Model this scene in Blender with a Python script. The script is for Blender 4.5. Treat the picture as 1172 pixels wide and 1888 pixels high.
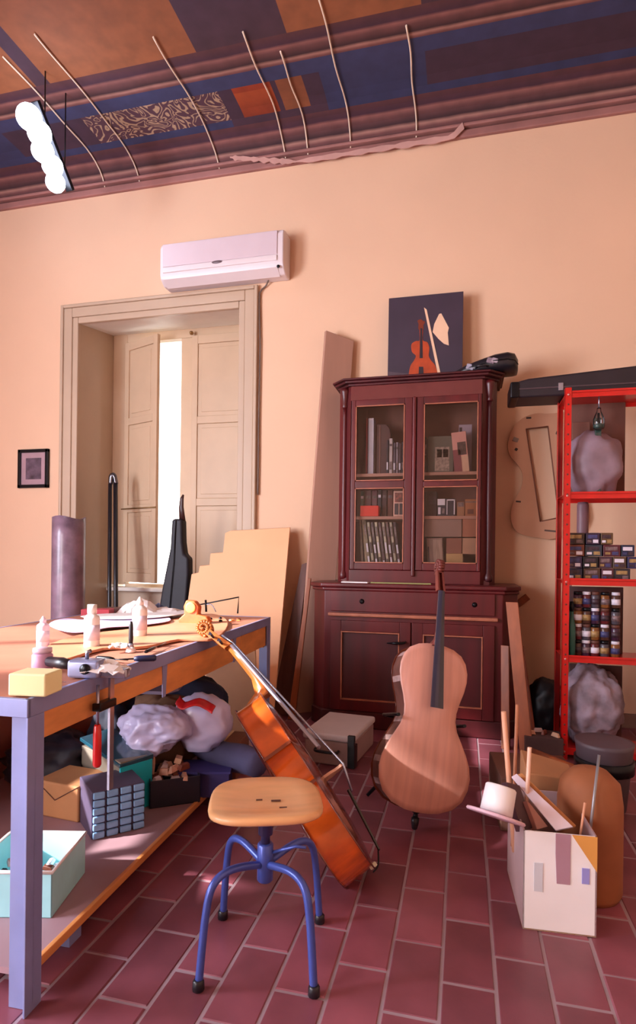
import bpy, bmesh, math, random
from mathutils import Vector, Matrix, noise
random.seed(7)
PI = math.pi
for o in list(bpy.data.objects): bpy.data.objects.remove(o)
S = bpy.context.scene
COL = S.collection
# ------------------------------------------------------------------ camera
TH = math.radians(14.0); ROLL = 0.012; FP = 1080.0; PX0 = 586.0; PY0 = 1026.0; CH = 1.2
cam = bpy.data.objects.new('camera', bpy.data.cameras.new('camera')); COL.objects.link(cam)
cam.matrix_world = Matrix.Translation((0, 0, CH)) @ Matrix.Rotation(TH, 4, 'Z') @ Matrix.Rotation(PI/2, 4, 'X') @ Matrix.Rotation(ROLL, 4, 'Z')
cam.data.sensor_fit = 'VERTICAL'; cam.data.sensor_height = 36; cam.data.lens = 36*FP/1888
cam.data.shift_y = (PY0-944)/1888; cam.data.clip_start = .05
S.camera = cam
# ------------------------------------------------------------------ world, lights, exposure
S.view_settings.view_transform = 'Standard'; S.view_settings.look = 'None'
S.view_settings.exposure = 0.10; S.view_settings.gamma = 1.0; S.view_settings.use_curve_mapping = False
W = bpy.data.worlds.new('sky'); S.world = W; W.use_nodes = True
W.node_tree.nodes['Background'].inputs[0].default_value = (1, .97, .92, 1)
W.node_tree.nodes['Background'].inputs[1].default_value = 5.0
def area(name, loc, target, sx, sy, power, col):
    l = bpy.data.lights.new(name, 'AREA'); l.shape = 'RECTANGLE'; l.size = sx; l.size_y = sy
    l.energy = power; l.color = col
    o = bpy.data.objects.new(name, l); COL.objects.link(o); o.location = loc
    o.rotation_euler = (Vector(target)-Vector(loc)).to_track_quat('-Z', 'Y').to_euler()
    return o
# daylight at the unseen left-wall window; fill added behind the camera, no doorway there
area('window_daylight_left', (-4.45, .15, 2.0), (-1.0, 2.2, 1.25), 1.6, 2.2, 280, (.78, .83, 1))
area('fill_behind_camera', (-3.0, -2.4, 1.35), (-.6, 3.2, .9), 1.8, 2.2, 190, (1, .93, .93))
sun = bpy.data.lights.new('sun', 'SUN'); sun.energy = 15; sun.angle = .03; sun.color = (1, .95, .92)
suno = bpy.data.objects.new('sun', sun); COL.objects.link(suno)
suno.rotation_euler = Vector((.62, .42, -.42)).to_track_quat('-Z', 'Y').to_euler()

# ------------------------------------------------------------------ camera geometry helpers (point where a sight line meets a real plane)
CT, ST = math.cos(TH), math.sin(TH)
def cw(R, F, Z=0): return Vector((CT*R-ST*F, ST*R+CT*F, Z))
def ray(px, py):
    u = px-PX0; v = PY0-py
    return cw((u-ROLL*v)/FP, 1.0, (v+ROLL*u)/FP)
def onY(px, py, Y): d = ray(px, py); t = Y/d.y; return Vector((d.x*t, Y, CH+d.z*t))
def onX(px, py, X): d = ray(px, py); t = X/d.x; return Vector((X, d.y*t, CH+d.z*t))
def onZ(px, py, z): d = ray(px, py); t = (z-CH)/d.z; return Vector((d.x*t, d.y*t, z))
def onF(px, py, F): d = ray(px, py); return Vector((d.x*F, d.y*F, CH+d.z*F))

# ------------------------------------------------------------------ materials
def lin(h):
    if isinstance(h, str):
        h = h.lstrip('#'); c = [int(h[i:i+2], 16)/255 for i in (0, 2, 4)]
        return tuple(x/12.92 if x <= .04045 else ((x+.055)/1.055)**2.4 for x in c)
    return h
MATS = {}
def mat(name, c, rough=.6, metal=0, var=.12, scale=6, bump=0, stretch=(1, 1, 1), c2=None, coat=0, rand=0, trans=0, emis=0, detail=4, wood=False, bscale=None):
    if name in MATS: return MATS[name]
    m = bpy.data.materials.new(name); m.use_nodes = True; nt = m.node_tree; N = nt.nodes; L = nt.links
    b = N['Principled BSDF']; c = lin(c)
    tc = N.new('ShaderNodeTexCoord'); mp = N.new('ShaderNodeMapping'); mp.inputs['Scale'].default_value = stretch
    L.new(tc.outputs['Object'], mp.inputs['Vector'])
    if wood:
        w = N.new('ShaderNodeTexWave'); w.inputs['Scale'].default_value = scale; w.inputs['Distortion'].default_value = 7
        w.inputs['Detail'].default_value = 3; w.inputs['Detail Scale'].default_value = 1.2; w.bands_direction = 'X'
        L.new(mp.outputs[0], w.inputs['Vector']); fac = w.outputs['Fac']
    else:
        w = N.new('ShaderNodeTexNoise'); w.inputs['Scale'].default_value = scale; w.inputs['Detail'].default_value = detail
        L.new(mp.outputs[0], w.inputs['Vector']); fac = w.outputs['Fac']
    cr = N.new('ShaderNodeValToRGB'); e = cr.color_ramp.elements
    lo = tuple(x*(1-var) for x in c); hi = tuple(min(1, x*(1+var)) for x in c)
    if c2: hi = lin(c2); lo = c
    e[0].color = (*lo, 1); e[1].color = (*hi, 1); e[0].position = .3; e[1].position = .72
    L.new(fac, cr.inputs[0]); out = cr.outputs[0]
    if rand:
        oi = N.new('ShaderNodeObjectInfo'); mr = N.new('ShaderNodeMapRange')
        mr.inputs['To Min'].default_value = 1-rand; mr.inputs['To Max'].default_value = 1+rand
        L.new(oi.outputs['Random'], mr.inputs['Value'])
        hs = N.new('ShaderNodeHueSaturation'); L.new(mr.outputs[0], hs.inputs['Value']); L.new(out, hs.inputs['Color']); out = hs.outputs[0]
    L.new(out, b.inputs['Base Color'])
    b.inputs['Roughness'].default_value = rough; b.inputs['Metallic'].default_value = metal
    b.inputs['Coat Weight'].default_value = coat; b.inputs['Coat Roughness'].default_value = .12
    if trans: b.inputs['Subsurface Weight'].default_value = trans; b.inputs['Subsurface Radius'].default_value = (.02, .02, .02)
    if emis: L.new(out, b.inputs['Emission Color']); b.inputs['Emission Strength'].default_value = emis
    if bump:
        bp = N.new('ShaderNodeBump'); bp.inputs['Strength'].default_value = bump; bp.inputs['Distance'].default_value = .01
        if bscale:
            w2 = N.new('ShaderNodeTexNoise'); w2.inputs['Scale'].default_value = bscale; L.new(mp.outputs[0], w2.inputs['Vector']); fac = w2.outputs['Fac']
        L.new(fac, bp.inputs['Height']); L.new(bp.outputs[0], b.inputs['Normal'])
    MATS[name] = m; return m
def glassmat(name, tint=(1, 1, 1), refl=.12):
    m = bpy.data.materials.new(name); m.use_nodes = True; nt = m.node_tree; N = nt.nodes; L = nt.links
    N.remove(N['Principled BSDF']); t = N.new('ShaderNodeBsdfTransparent'); t.inputs[0].default_value = (*tint, 1)
    g = N.new('ShaderNodeBsdfGlossy'); g.inputs['Roughness'].default_value = .08; x = N.new('ShaderNodeMixShader')
    f = N.new('ShaderNodeFresnel'); f.inputs[0].default_value = 1.5; a = N.new('ShaderNodeMath'); a.operation = 'ADD'; a.inputs[1].default_value = refl*.5
    L.new(f.outputs[0], a.inputs[0]); L.new(a.outputs[0], x.inputs[0]); L.new(t.outputs[0], x.inputs[1]); L.new(g.outputs[0], x.inputs[2])
    L.new(x.outputs[0], N['Material Output'].inputs[0]); return m

wall_m = mat('peach_plaster', '#e2bc9d', .85, var=.035, scale=1.3, bump=.06, bscale=40)
cream = mat('cream_paint', '#bca48c', .5, var=.04, scale=3)
shutter_m = mat('shutter_paint', '#cbb092', .5, var=.05, scale=4)
whiteplaster = mat('white_plaster', '#e2dad0', .8, var=.04)
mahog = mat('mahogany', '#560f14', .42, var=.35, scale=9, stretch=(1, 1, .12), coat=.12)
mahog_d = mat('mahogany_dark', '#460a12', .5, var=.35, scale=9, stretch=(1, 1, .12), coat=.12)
mahog_l = mat('mahogany_beading', '#a5624a', .4, var=.2, scale=20)
inner = mat('cabinet_inside', '#8a5a52', .7, var=.15)
redpaint = mat('red_enamel', '#c3120e', .35, var=.12, scale=10, coat=.3)
steel_lav = mat('lavender_steel', '#8c94c4', .35, var=.1, metal=.2)
ply = mat('plywood', '#e0a36c', .6, var=.1, scale=3, stretch=(3, 3, .4))
plyo = mat('orange_pine', '#e09454', .5, var=.18, scale=5, stretch=(4, 1, 4), wood=False)
plank_d = mat('dark_plank_wood', '#5c342a', .6, var=.3, scale=6, stretch=(3, 3, .3))
plank_o = mat('stained_strip_wood', '#8c4620', .5, var=.25, scale=8, stretch=(3, 3, .3))
black = mat('black_vinyl', '#17141c', .4, var=.3, scale=12, coat=.15)
blackm = mat('black_metal', '#15151a', .3, metal=.5, var=.1)
navycl = mat('navy_cloth', '#1a1d3a', .8, var=.4, scale=9, bump=.4)
white_pl = mat('white_plastic', '#f2eef0', .35, var=.02)
acw = mat('aircon_white', '#e0d4d6', .4, var=.02)
acf = mat('aircon_panel', '#d2c0c6', .4, var=.02)
paper = mat('paper_white', '#ece6e4', .7, var=.04)
chrome = mat('dull_steel', '#a9adc0', .25, metal=.8, var=.1)
varnish = mat('orange_varnish', '#cc5614', .22, var=.28, scale=7, stretch=(6, 1, 1), coat=.8)
varnish_d = mat('brown_varnish', '#6e2c14', .25, var=.3, scale=5, coat=.8)
spruce = mat('raw_spruce', '#d89c8c', .45, var=.10, scale=6, stretch=(6, .4, 1), coat=.15)
ebony = mat('ebony', '#2c2b3c', .3, var=.1, coat=.3)
cardboard = mat('cardboard', '#b07a50', .8, var=.12)
glass = glassmat('clear_glass', refl=.0)

# ------------------------------------------------------------------ mesh helpers
def bm_new(): return bmesh.new()
def addmesh(bm, vs, fs, M=None, mi=0):
    V = [bm.verts.new((M @ Vector(v)) if M is not None else Vector(v)) for v in vs]
    for f in fs:
        try: F_ = bm.faces.new([V[i] for i in f]); F_.material_index = mi
        except ValueError: pass
    return V
def box(bm, c, s, M=None, mi=0, taper=None):
    x, y, z = c; a, b, d = s[0]/2, s[1]/2, s[2]/2; t = taper or 1
    vs = [(x-a, y-b, z-d), (x+a, y-b, z-d), (x+a, y+b, z-d), (x-a, y+b, z-d), (x-a*t, y-b*t, z+d), (x+a*t, y-b*t, z+d), (x+a*t, y+b*t, z+d), (x-a*t, y+b*t, z+d)]
    addmesh(bm, vs, [(3, 2, 1, 0), (4, 5, 6, 7), (0, 1, 5, 4), (1, 2, 6, 5), (2, 3, 7, 6), (3, 0, 4, 7)], M, mi); return bm
def bb(bm, x0, x1, y0, y1, z0, z1, M=None, mi=0):
    return box(bm, ((x0+x1)/2, (y0+y1)/2, (z0+z1)/2), (x1-x0, y1-y0, z1-z0), M, mi)
def hexa(bm, p, mi=0):   # eight corners: bottom four then top four
    addmesh(bm, p, [(3, 2, 1, 0), (4, 5, 6, 7), (0, 1, 5, 4), (1, 2, 6, 5), (2, 3, 7, 6), (3, 0, 4, 7)], None, mi); return bm
def prism(bm, pts, d0, d1, M=None, mi=0):   # 2-D outline in local xy, extruded along local z
    n = len(pts); vs = [(p[0], p[1], d0) for p in pts]+[(p[0], p[1], d1) for p in pts]
    fs = [tuple(range(n-1, -1, -1)), tuple(range(n, 2*n))]+[(i, (i+1) % n, n+(i+1) % n, n+i) for i in range(n)]
    addmesh(bm, vs, fs, M, mi); return bm
def tube(bm, path, r, seg=8, mi=0, flat=1.0, cap=True):
    P = [Vector(p) for p in path]; n = len(P); rs = r if isinstance(r, (list, tuple)) else [r]*n
    rings = []; up = None
    for i in range(n):
        t = (P[min(i+1, n-1)]-P[max(i-1, 0)]).normalized()
        if up is None: up = Vector((0, 0, 1)) if abs(t.z) < .9 else Vector((0, 1, 0))
        a = t.cross(up)
        if a.length < 1e-5: a = t.cross(Vector((1, 0, 0)))
        a.normalize(); b = a.cross(t).normalized(); up = b
        rings.append([bm.verts.new(P[i]+a*math.cos(2*PI*k/seg)*rs[i]+b*math.sin(2*PI*k/seg)*rs[i]*flat) for k in range(seg)])
    for i in range(n-1):
        for k in range(seg):
            f = bm.faces.new((rings[i][k], rings[i][(k+1) % seg], rings[i+1][(k+1) % seg], rings[i+1][k])); f.material_index = mi; f.smooth = True
    if cap:
        bm.faces.new(rings[0][::-1]).material_index = mi; bm.faces.new(rings[-1]).material_index = mi
    return bm
def lathe(bm, prof, seg=20, M=None, mi=0):
    rings = []
    for r, z in prof:
        rings.append([bm.verts.new((M @ Vector((r*math.cos(2*PI*k/seg), r*math.sin(2*PI*k/seg), z))) if M is not None else Vector((r*math.cos(2*PI*k/seg), r*math.sin(2*PI*k/seg), z))) for k in range(seg)])
    for i in range(len(rings)-1):
        for k in range(seg):
            f = bm.faces.new((rings[i][k], rings[i][(k+1) % seg], rings[i+1][(k+1) % seg], rings[i+1][k])); f.smooth = True; f.material_index = mi
    bm.faces.new(rings[0][::-1]); bm.faces.new(rings[-1]); return bm
def catmull(pts, n=6, closed=False):
    P = [Vector(p) for p in pts]; out = []; m = len(P); rng = m if closed else m-1
    for i in range(rng):
        p0, p1, p2, p3 = (P[(i-1) % m], P[i], P[(i+1) % m], P[(i+2) % m]) if closed else (P[max(i-1, 0)], P[i], P[i+1], P[min(i+2, m-1)])
        for k in range(n):
            t = k/n; out.append(.5*((2*p1)+(p2-p0)*t+(2*p0-5*p1+4*p2-p3)*t*t+(3*p1-p0-3*p2+p3)*t**3))
    if not closed: out.append(P[-1])
    return out
def mk(name, bm, m, parent=None, bevel=0, smooth=False, loc=None, seg=2, subd=0):
    bmesh.ops.recalc_face_normals(bm, faces=bm.faces)
    me = bpy.data.meshes.new(name); bm.to_mesh(me); bm.free()
    for x in (m if isinstance(m, (list, tuple)) else [m]): me.materials.append(x)
    o = bpy.data.objects.new(name, me); COL.objects.link(o)
    if parent is not None: o.parent = parent
    if loc is not None: o.location = loc
    if smooth:
        for p in me.polygons: p.use_smooth = True
    if bevel:
        b = o.modifiers.new('bevel', 'BEVEL'); b.width = bevel; b.segments = seg; b.limit_method = 'ANGLE'; b.angle_limit = .6
        for p in me.polygons: p.use_smooth = True
        w = o.modifiers.new('wn', 'WEIGHTED_NORMAL'); w.keep_sharp = True
    if subd:
        s_ = o.modifiers.new('sub', 'SUBSURF'); s_.levels = subd; s_.render_levels = subd
    return o
def tag(o, label, cat, group=None):
    o['label'] = label; o['category'] = cat
    if group: o['group'] = group
    return o
def thing(name, label, cat, loc=(0, 0, 0), rz=0, group=None, M=None):
    o = bpy.data.objects.new(name, None); COL.objects.link(o); o.empty_display_size = .1
    if M is not None: o.matrix_world = M
    else: o.location = loc; o.rotation_euler = (0, 0, rz)
    return tag(o, label, cat, group)
def struct(o): o['kind'] = 'structure'; return o
def frameM(origin, x, y, z):
    return Matrix((( x[0], y[0], z[0], origin[0]), (x[1], y[1], z[1], origin[1]), (x[2], y[2], z[2], origin[2]), (0, 0, 0, 1)))
XZ = Matrix(((1, 0, 0, 0), (0, 0, -1, 0), (0, 1, 0, 0), (0, 0, 0, 1)))   # local xy -> world xz, local z -> -y (towards the room)
def blob(name, dx, dy, dz, seed, m, parent=None, loc=None, amp=.18, freq=3., ridge=False, rz=0, sub=4, flat=True):
    bm = bm_new(); bmesh.ops.create_icosphere(bm, subdivisions=sub, radius=1)
    for v in bm.verts:
        p = v.co.copy(); n = noise.fractal(p*freq*.6+Vector((seed*3.1, seed, 7)), .8, 2.1, 4)
        if ridge: n = (.35-abs(n))*1.4
        q = p*(1+amp*n); q = Vector((q.x*dx/2, q.y*dy/2, q.z*dz/2+dz/2))
        if flat and q.z < dz*.12: q.z = dz*.12*max(0, q.z/(dz*.12))*.2
        v.co = Matrix.Rotation(rz, 3, 'Z') @ q
    return mk(name, bm, m, parent, smooth=True, loc=loc)

# ================================================================== ROOM
WY = 4.62; CZ = 4.434; LX = -4.55; RX = 1.62; BY = -2.5
# window opening in the back wall
ox0, ox1, ozt = -3.41, -1.85, 3.285; RD = 5.19; oztb = 3.41
bm = bm_new()
bb(bm, LX, ox0-.03, WY, WY+.12, 0, CZ+.3); bb(bm, ox1+.03, RX, WY, WY+.12, 0, CZ+.3); bb(bm, ox0-.03, ox1+.03, WY, WY+.12, ozt+.03, CZ+.3)
mk('wall_back', bm, wall_m)['kind'] = 'structure'
bm = bm_new()
hexa(bm, [(ox0-.12, WY+.005, 0), (ox0, WY+.005, 0), (ox0, RD+.2, 0), (ox0-.12, RD+.2, 0), (ox0-.12, WY+.005, 3.6), (ox0, WY+.005, 3.6), (ox0, RD+.2, 3.6), (ox0-.12, RD+.2, 3.6)])
hexa(bm, [(ox1, WY+.005, 0), (ox1+.12, WY+.005, 0), (ox1+.12, RD+.2, 0), (ox1, RD+.2, 0), (ox1, WY+.005, 3.6), (ox1+.12, WY+.005, 3.6), (ox1+.12, RD+.2, 3.6), (ox1, RD+.2, 3.6)])
mk('wall_window_reveal', bm, cream)['kind'] = 'structure'
bm = bm_new()
hexa(bm, [(ox0, WY+.005, ozt), (ox1, WY+.005, ozt), (ox1, RD+.2, oztb), (ox0, RD+.2, oztb), (ox0, WY+.005, ozt+.3), (ox1, WY+.005, ozt+.3), (ox1, RD+.2, ozt+.4), (ox0, RD+.2, ozt+.4)])
mk('ceiling_window_soffit', bm, whiteplaster)['kind'] = 'structure'
SZ = .90
bm = bm_new(); bb(bm, ox0, ox1, RD-.06, RD+.2, 0, SZ-.04)
mk('wall_parapet', bm, cream)['kind'] = 'structure'
# other walls
bm = bm_new()
wy0, wy1, wz0, wz1 = -.75, 1.0, .8, 3.42  # window_2 opening, sized so the sun lands on the bench
bb(bm, LX-.3, LX, BY, wy0, 0, CZ+.3); bb(bm, LX-.3, LX, wy1, WY+.1, 0, CZ+.3); bb(bm, LX-.3, LX, wy0, wy1, 0, wz0); bb(bm, LX-.3, LX, wy0, wy1, wz1, CZ+.3)
mk('wall_left', bm, wall_m)['kind'] = 'structure'
bm = bm_new(); bb(bm, RX, RX+.12, BY, WY+.12, 0, CZ+.3); mk('wall_right', bm, wall_m)['kind'] = 'structure'
bm = bm_new(); bb(bm, LX-.3, RX+.12, BY-.12, BY, 0, CZ+.3); mk('wall_front', bm, wall_m)['kind'] = 'structure'
bm = bm_new(); bb(bm, ox1+.16, RX, WY-.015, WY+.01, 0, .1); bb(bm, LX, ox0-.16, WY-.015, WY+.01, 0, .1)
mk('baseboard_back', bm, mat('grey_skirting', '#8a6a5c', .6))['kind'] = 'structure'
# moulded surround
def surround(name, w0, w1, dpth):
    bm = bm_new()
    for (a, b, c, d) in ((ox0-w1, ox0-w0, 0, ozt+w1), (ox1+w0, ox1+w1, 0, ozt+w1)): bb(bm, a, b, WY-dpth, WY+.02, c, d)
    bb(bm, ox0-w0, ox1+w0, WY-dpth, WY+.02, ozt+w0, ozt+w1)
    o = mk(name, bm, cream, bevel=.008); struct(o)
surround('trim_1', -.006, .05, .020); surround('trim_2', .05, .135, .030); surround('trim_3', .135, .165, .042)
# ceiling with a small painted cove
ca, cb, cyc, FZ = .40, .23, 4.22, 4.664
prof = [(WY, CZ)]
for i in range(1, 17):
    t = i/16*PI/2; prof.append((cyc+ca*math.cos(t), CZ+cb*math.sin(t)))
arc = [0]
for i in range(1, len(prof)): arc.append(arc[-1]+math.dist(prof[i], prof[i-1]))
def at_arc(v):
    if v >= arc[-1]: return (cyc-(v-arc[-1]), FZ)
    for i in range(1, len(arc)):
        if arc[i] >= v:
            f = (v-arc[i-1])/(arc[i]-arc[i-1]); return tuple(prof[i-1][k]*(1-f)+prof[i][k]*f for k in (0, 1))
def ceil_mat(name, cols, vscale, dist=0):
    m = bpy.data.materials.new(name); m.use_nodes = True; nt = m.node_tree; N = nt.nodes; L = nt.links
    uv = N.new('ShaderNodeUVMap'); uv.uv_map = 'UVMap'; sp = N.new('ShaderNodeSeparateXYZ'); L.new(uv.outputs[0], sp.inputs[0])
    ns = N.new('ShaderNodeTexNoise'); ns.inputs['Scale'].default_value = 5; L.new(uv.outputs[0], ns.inputs['Vector'])
    ml = N.new('ShaderNodeMath'); ml.operation = 'MULTIPLY_ADD'; ml.inputs[1].default_value = .012; L.new(ns.outputs['Fac'], ml.inputs[0]); L.new(sp.outputs['Y'], ml.inputs[2])
    dv = N.new('ShaderNodeMath'); dv.operation = 'MULTIPLY'; dv.inputs[1].default_value = vscale; L.new(ml.outputs[0], dv.inputs[0])
    fr = N.new('ShaderNodeMath'); fr.operation = 'FRACT'; L.new(dv.outputs[0], fr.inputs[0])
    cr = N.new('ShaderNodeValToRGB'); L.new(fr.outputs[0], cr.inputs[0]); e = cr.color_ramp.elements
    while len(e) < len(cols): e.new(.5)
    for i, (p, c) in enumerate(cols): e[i].position = p; e[i].color = (*lin(c), 1)
    n2 = N.new('ShaderNodeTexNoise'); n2.inputs['Scale'].default_value = 9; L.new(uv.outputs[0], n2.inputs['Vector'])
    mx = N.new('ShaderNodeMix'); mx.data_type = 'RGBA'; mx.blend_type = 'MULTIPLY'; mx.inputs['Factor'].default_value = .5
    L.new(cr.outputs[0], mx.inputs[6]); L.new(n2.outputs['Fac'], mx.inputs[7]); L.new(mx.outputs[2], N['Principled BSDF'].inputs['Base Color'])
    N['Principled BSDF'].inputs['Roughness'].default_value = .8; return m
def orn_mat():
    m = bpy.data.materials.new('painted_scrollwork'); m.use_nodes = True; nt = m.node_tree; N = nt.nodes; L = nt.links
    uv = N.new('ShaderNodeUVMap'); uv.uv_map = 'UVMap'
    ns = N.new('ShaderNodeTexNoise'); ns.inputs['Scale'].default_value = 5.5; ns.inputs['Detail'].default_value = 1.5; ns.inputs['Distortion'].default_value = 1.6; L.new(uv.outputs[0], ns.inputs['Vector'])
    a = N.new('ShaderNodeMath'); a.operation = 'MULTIPLY'; a.inputs[1].default_value = 48; L.new(ns.outputs['Fac'], a.inputs[0])
    s = N.new('ShaderNodeMath'); s.operation = 'SINE'; L.new(a.outputs[0], s.inputs[0])
    cr = N.new('ShaderNodeValToRGB'); L.new(s.outputs[0], cr.inputs[0]); e = cr.color_ramp.elements
    e[0].position = .25; e[0].color = (*lin('#4b2f3c'), 1); e[1].position = .75; e[1].color = (*lin('#a58a70'), 1)
    L.new(cr.outputs[0], N['Principled BSDF'].inputs['Base Color']); N['Principled BSDF'].inputs['Roughness'].default_value = .8
    return m
cm = [ceil_mat('painted_mouldings', [(0, '#8a5a56'), (.14, '#a8756a'), (.2, '#40232c'), (.34, '#7c4c4a'), (.40, '#b08074'), (.46, '#3c222a'), (.62, '#6e4444'), (.7, '#93605a'), (.76, '#46283a'), (1, '#5e3638')], 2.9),
      ceil_mat('painted_blue_band', [(0, '#2c3258'), (1, '#3a3f68')], 1), orn_mat(),
      ceil_mat('painted_orange_panel', [(0, '#a03c1a'), (.5, '#7c2a18'), (1, '#b04e22')], 1.6),
      ceil_mat('painted_dark_field', [(0, '#4a303c'), (1, '#3b2a44')], 1),
      ceil_mat('painted_ochre_panel', [(0, '#9a5c38'), (1, '#7c442c')], 1),
      mat('ceiling_plaster_field', '#8f7466', .85, var=.25, scale=2)]
vb = [0, .04, .09, .14, .19, .24, .29, .33, .39, .47, .55, .67, .79, .85, .92, 1.02, 1.7, 1.9, 2.1, 2.4, 3.4, 4.4, 5.4, 6.4, cyc-BY+arc[-1]]
xb = [LX, -3.9, -3.75, -3.12, -3.0, -1.83, -1.72, -1.42, -1.38, -1.18, -1.05, -.3, -.15, .6, .75, RX]
def cmi(v, x):
    if v < .33: return 0
    if v < .39: return 1 if x < -1.83 or x > -1.1 else 4
    if v < .67:
        if x < -3.12: return 1 if x < -3.75 else 4
        if -3.0 < x < -1.83: return 2
        if -1.72 < x < -1.42: return 3
        if -1.38 < x < -1.18: return 5
        if -1.05 < x < -.3: return 1
        return 4
    if v < .79: return 1
    if v < 1.02: return 0
    if v < 1.7: return 4 if int((x+10)*1.6) % 2 else 5
    if v < 1.9: return 1
    if v < 2.4: return 0
    return 6
bm = bm_new(); uvl = bm.loops.layers.uv.new('UVMap')
for i in range(len(vb)-1):
    for j in range(len(xb)-1):
        (ya, za), (yb, zb) = at_arc(vb[i]), at_arc(vb[i+1]); x0, x1 = xb[j], xb[j+1]
        vs = [bm.verts.new(p) for p in ((x0, ya, za), (x1, ya, za), (x1, yb, zb), (x0, yb, zb))]
        f = bm.faces.new(vs); f.material_index = cmi((vb[i]+vb[i+1])/2, (x0+x1)/2)
        for l, u in zip(f.loops, ((x0, vb[i]), (x1, vb[i]), (x1, vb[i+1]), (x0, vb[i+1]))): l[uvl].uv = u
bmesh.ops.remove_doubles(bm, verts=bm.verts, dist=1e-4)
c_ = mk('ceiling', bm, cm); struct(c_)
so = c_.modifiers.new('solid', 'SOLIDIFY'); so.thickness = .06; so.offset = 1
# moulding strips standing proud at the foot of the cove
bm = bm_new(); bb(bm, LX, RX, WY-.035, WY, CZ-.025, CZ+.03); bb(bm, LX, RX, WY-.055, WY, CZ+.045, CZ+.07)
struct(mk('trim_4', bm, mat('cornice_plaster', '#9c6c66', .7, var=.2, scale=4), bevel=.008))
# cream cords that run down the cove
for k, (px, py, vend) in enumerate(((195, 360, 1.3), (258, 347, 1.4), (405, 320, 1.2), (528, 300, 1.1), (570, 293, .9), (648, 277, 1.2), (767, 262, .9))):
    x = onY(px, py, WY).x; pts = []
    for i in range(22):
        v = .0+vend*i/21; y, z = at_arc(v)
        pts.append((x+.006*math.sin(i*.5+k), y-.008, z-.012))
    bm = bm_new(); tube(bm, pts, .006, 6)
    pos = ['nearest the glaring lamp, left of the scrollwork', 'over the left end of the scrollwork', 'over the right end of the scrollwork', 'across the orange panel, above the air conditioner', 'just right of the orange panel', 'above the tall leaning board', 'shortest one, above the painting of the violin'][k]
    tag(mk('ceiling_wire', bm, mat('cream_cord', '#e0cdb8', .7)), 'cream cord down the painted cove, '+pos, 'cord', 'cream cords down the painted cove')
# peeling paint along the cornice
for a, b, lab in (((424, 290), (545, 298), 'short left'), ((545, 298), (850, 250), 'long right')):
    n = 26; up_, lo_ = [], []
    for i in range(n):
        t = i/(n-1); px = a[0]+(b[0]-a[0])*t; py = a[1]+(b[1]-a[1])*t
        p = onY(px, py, WY-.06); w = (.010+.014*abs(math.sin(i*2.3))+.012*random.random())*(1 if .05 < t < .95 else .4)
        lo_.append((p.x, p.z-w)); up_.append((p.x, p.z+w*.6))
    if lab[0] == 'l':
        q1_ = onY(852, 226, WY-.06); up_[-2:] = [(up_[-3][0]+.04, up_[-3][1]+.02), (q1_.x-.0, q1_.z+.0)]; lo_[-1] = (q1_.x+.015, q1_.z-.05)
    bm = bm_new(); prism(bm, lo_+up_[::-1], .058, .064, Matrix.Translation((0, WY, 0)) @ XZ)
    o = mk('torn_paper_strip', bm, mat('peeling_paint', '#c79a90', .8)); tag(o, 'pale torn strip peeling along the painted cornice, %s one' % lab, 'strip', 'peeling strips on the cornice')

# floor with separate terracotta tiles
tile_m = mat('terracotta', '#864854', .42, var=.22, scale=5, rand=.28, coat=.12, bump=.15)
bm = bm_new(); bb(bm, LX, RX, BY, RD+.3, -.12, -.003); fl = mk('floor', bm, mat('floor_grout', '#a08890', .8)); struct(fl)
tw, tl = .15, .30; tiles = []
i = 0; x = LX
while x < RX:
    y = BY-(tl/2 if i % 2 else 0)
    while y < WY:
        cx_, cy_ = x+tw/2, y+tl/2; R_ = CT*cx_+ST*cy_; F_ = -ST*cx_+CT*cy_
        inv = F_ > 1.2 and abs(R_/F_) < .62 and cy_ < WY-.1
        tiles.append((F_ if inv else 100+F_, cx_, cy_)); y += tl
    x += tw; i += 1
tiles.sort()
tb = bm_new(); bb(tb, -(tw-.007)/2, (tw-.007)/2, -(tl-.007)/2, (tl-.007)/2, -.015, 0); bmesh.ops.bevel(tb, geom=[e for e in tb.edges if all(v.co.z > -.001 for v in e.verts)], offset=.004, segments=1, affect='EDGES')
t0 = mk('tile', tb, tile_m, fl); tiles = [t for t in tiles if BY < t[2]-tl/2+.01 or True]
near = tiles[:298]; rest = tiles[298:]
for k, (_, cx_, cy_) in enumerate(near):
    o = t0 if k == 0 else t0.copy()
    if k: COL.objects.link(o)
    o.location = (cx_, cy_, random.uniform(-.0015, .0008)); o.rotation_euler = (random.uniform(-.004, .004), random.uniform(-.006, .006), 0)
bm = bm_new()
for _, cx_, cy_ in rest:
    y0, y1 = max(BY, cy_-tl/2)+.003, min(WY, cy_+tl/2)-.003
    if y1-y0 > .02: bb(bm, cx_-tw/2+.003, cx_+tw/2-.003, y0, y1, -.015, 0)
o = mk('tile_field', bm, tile_m, fl); o['kind'] = 'stuff'

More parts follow.
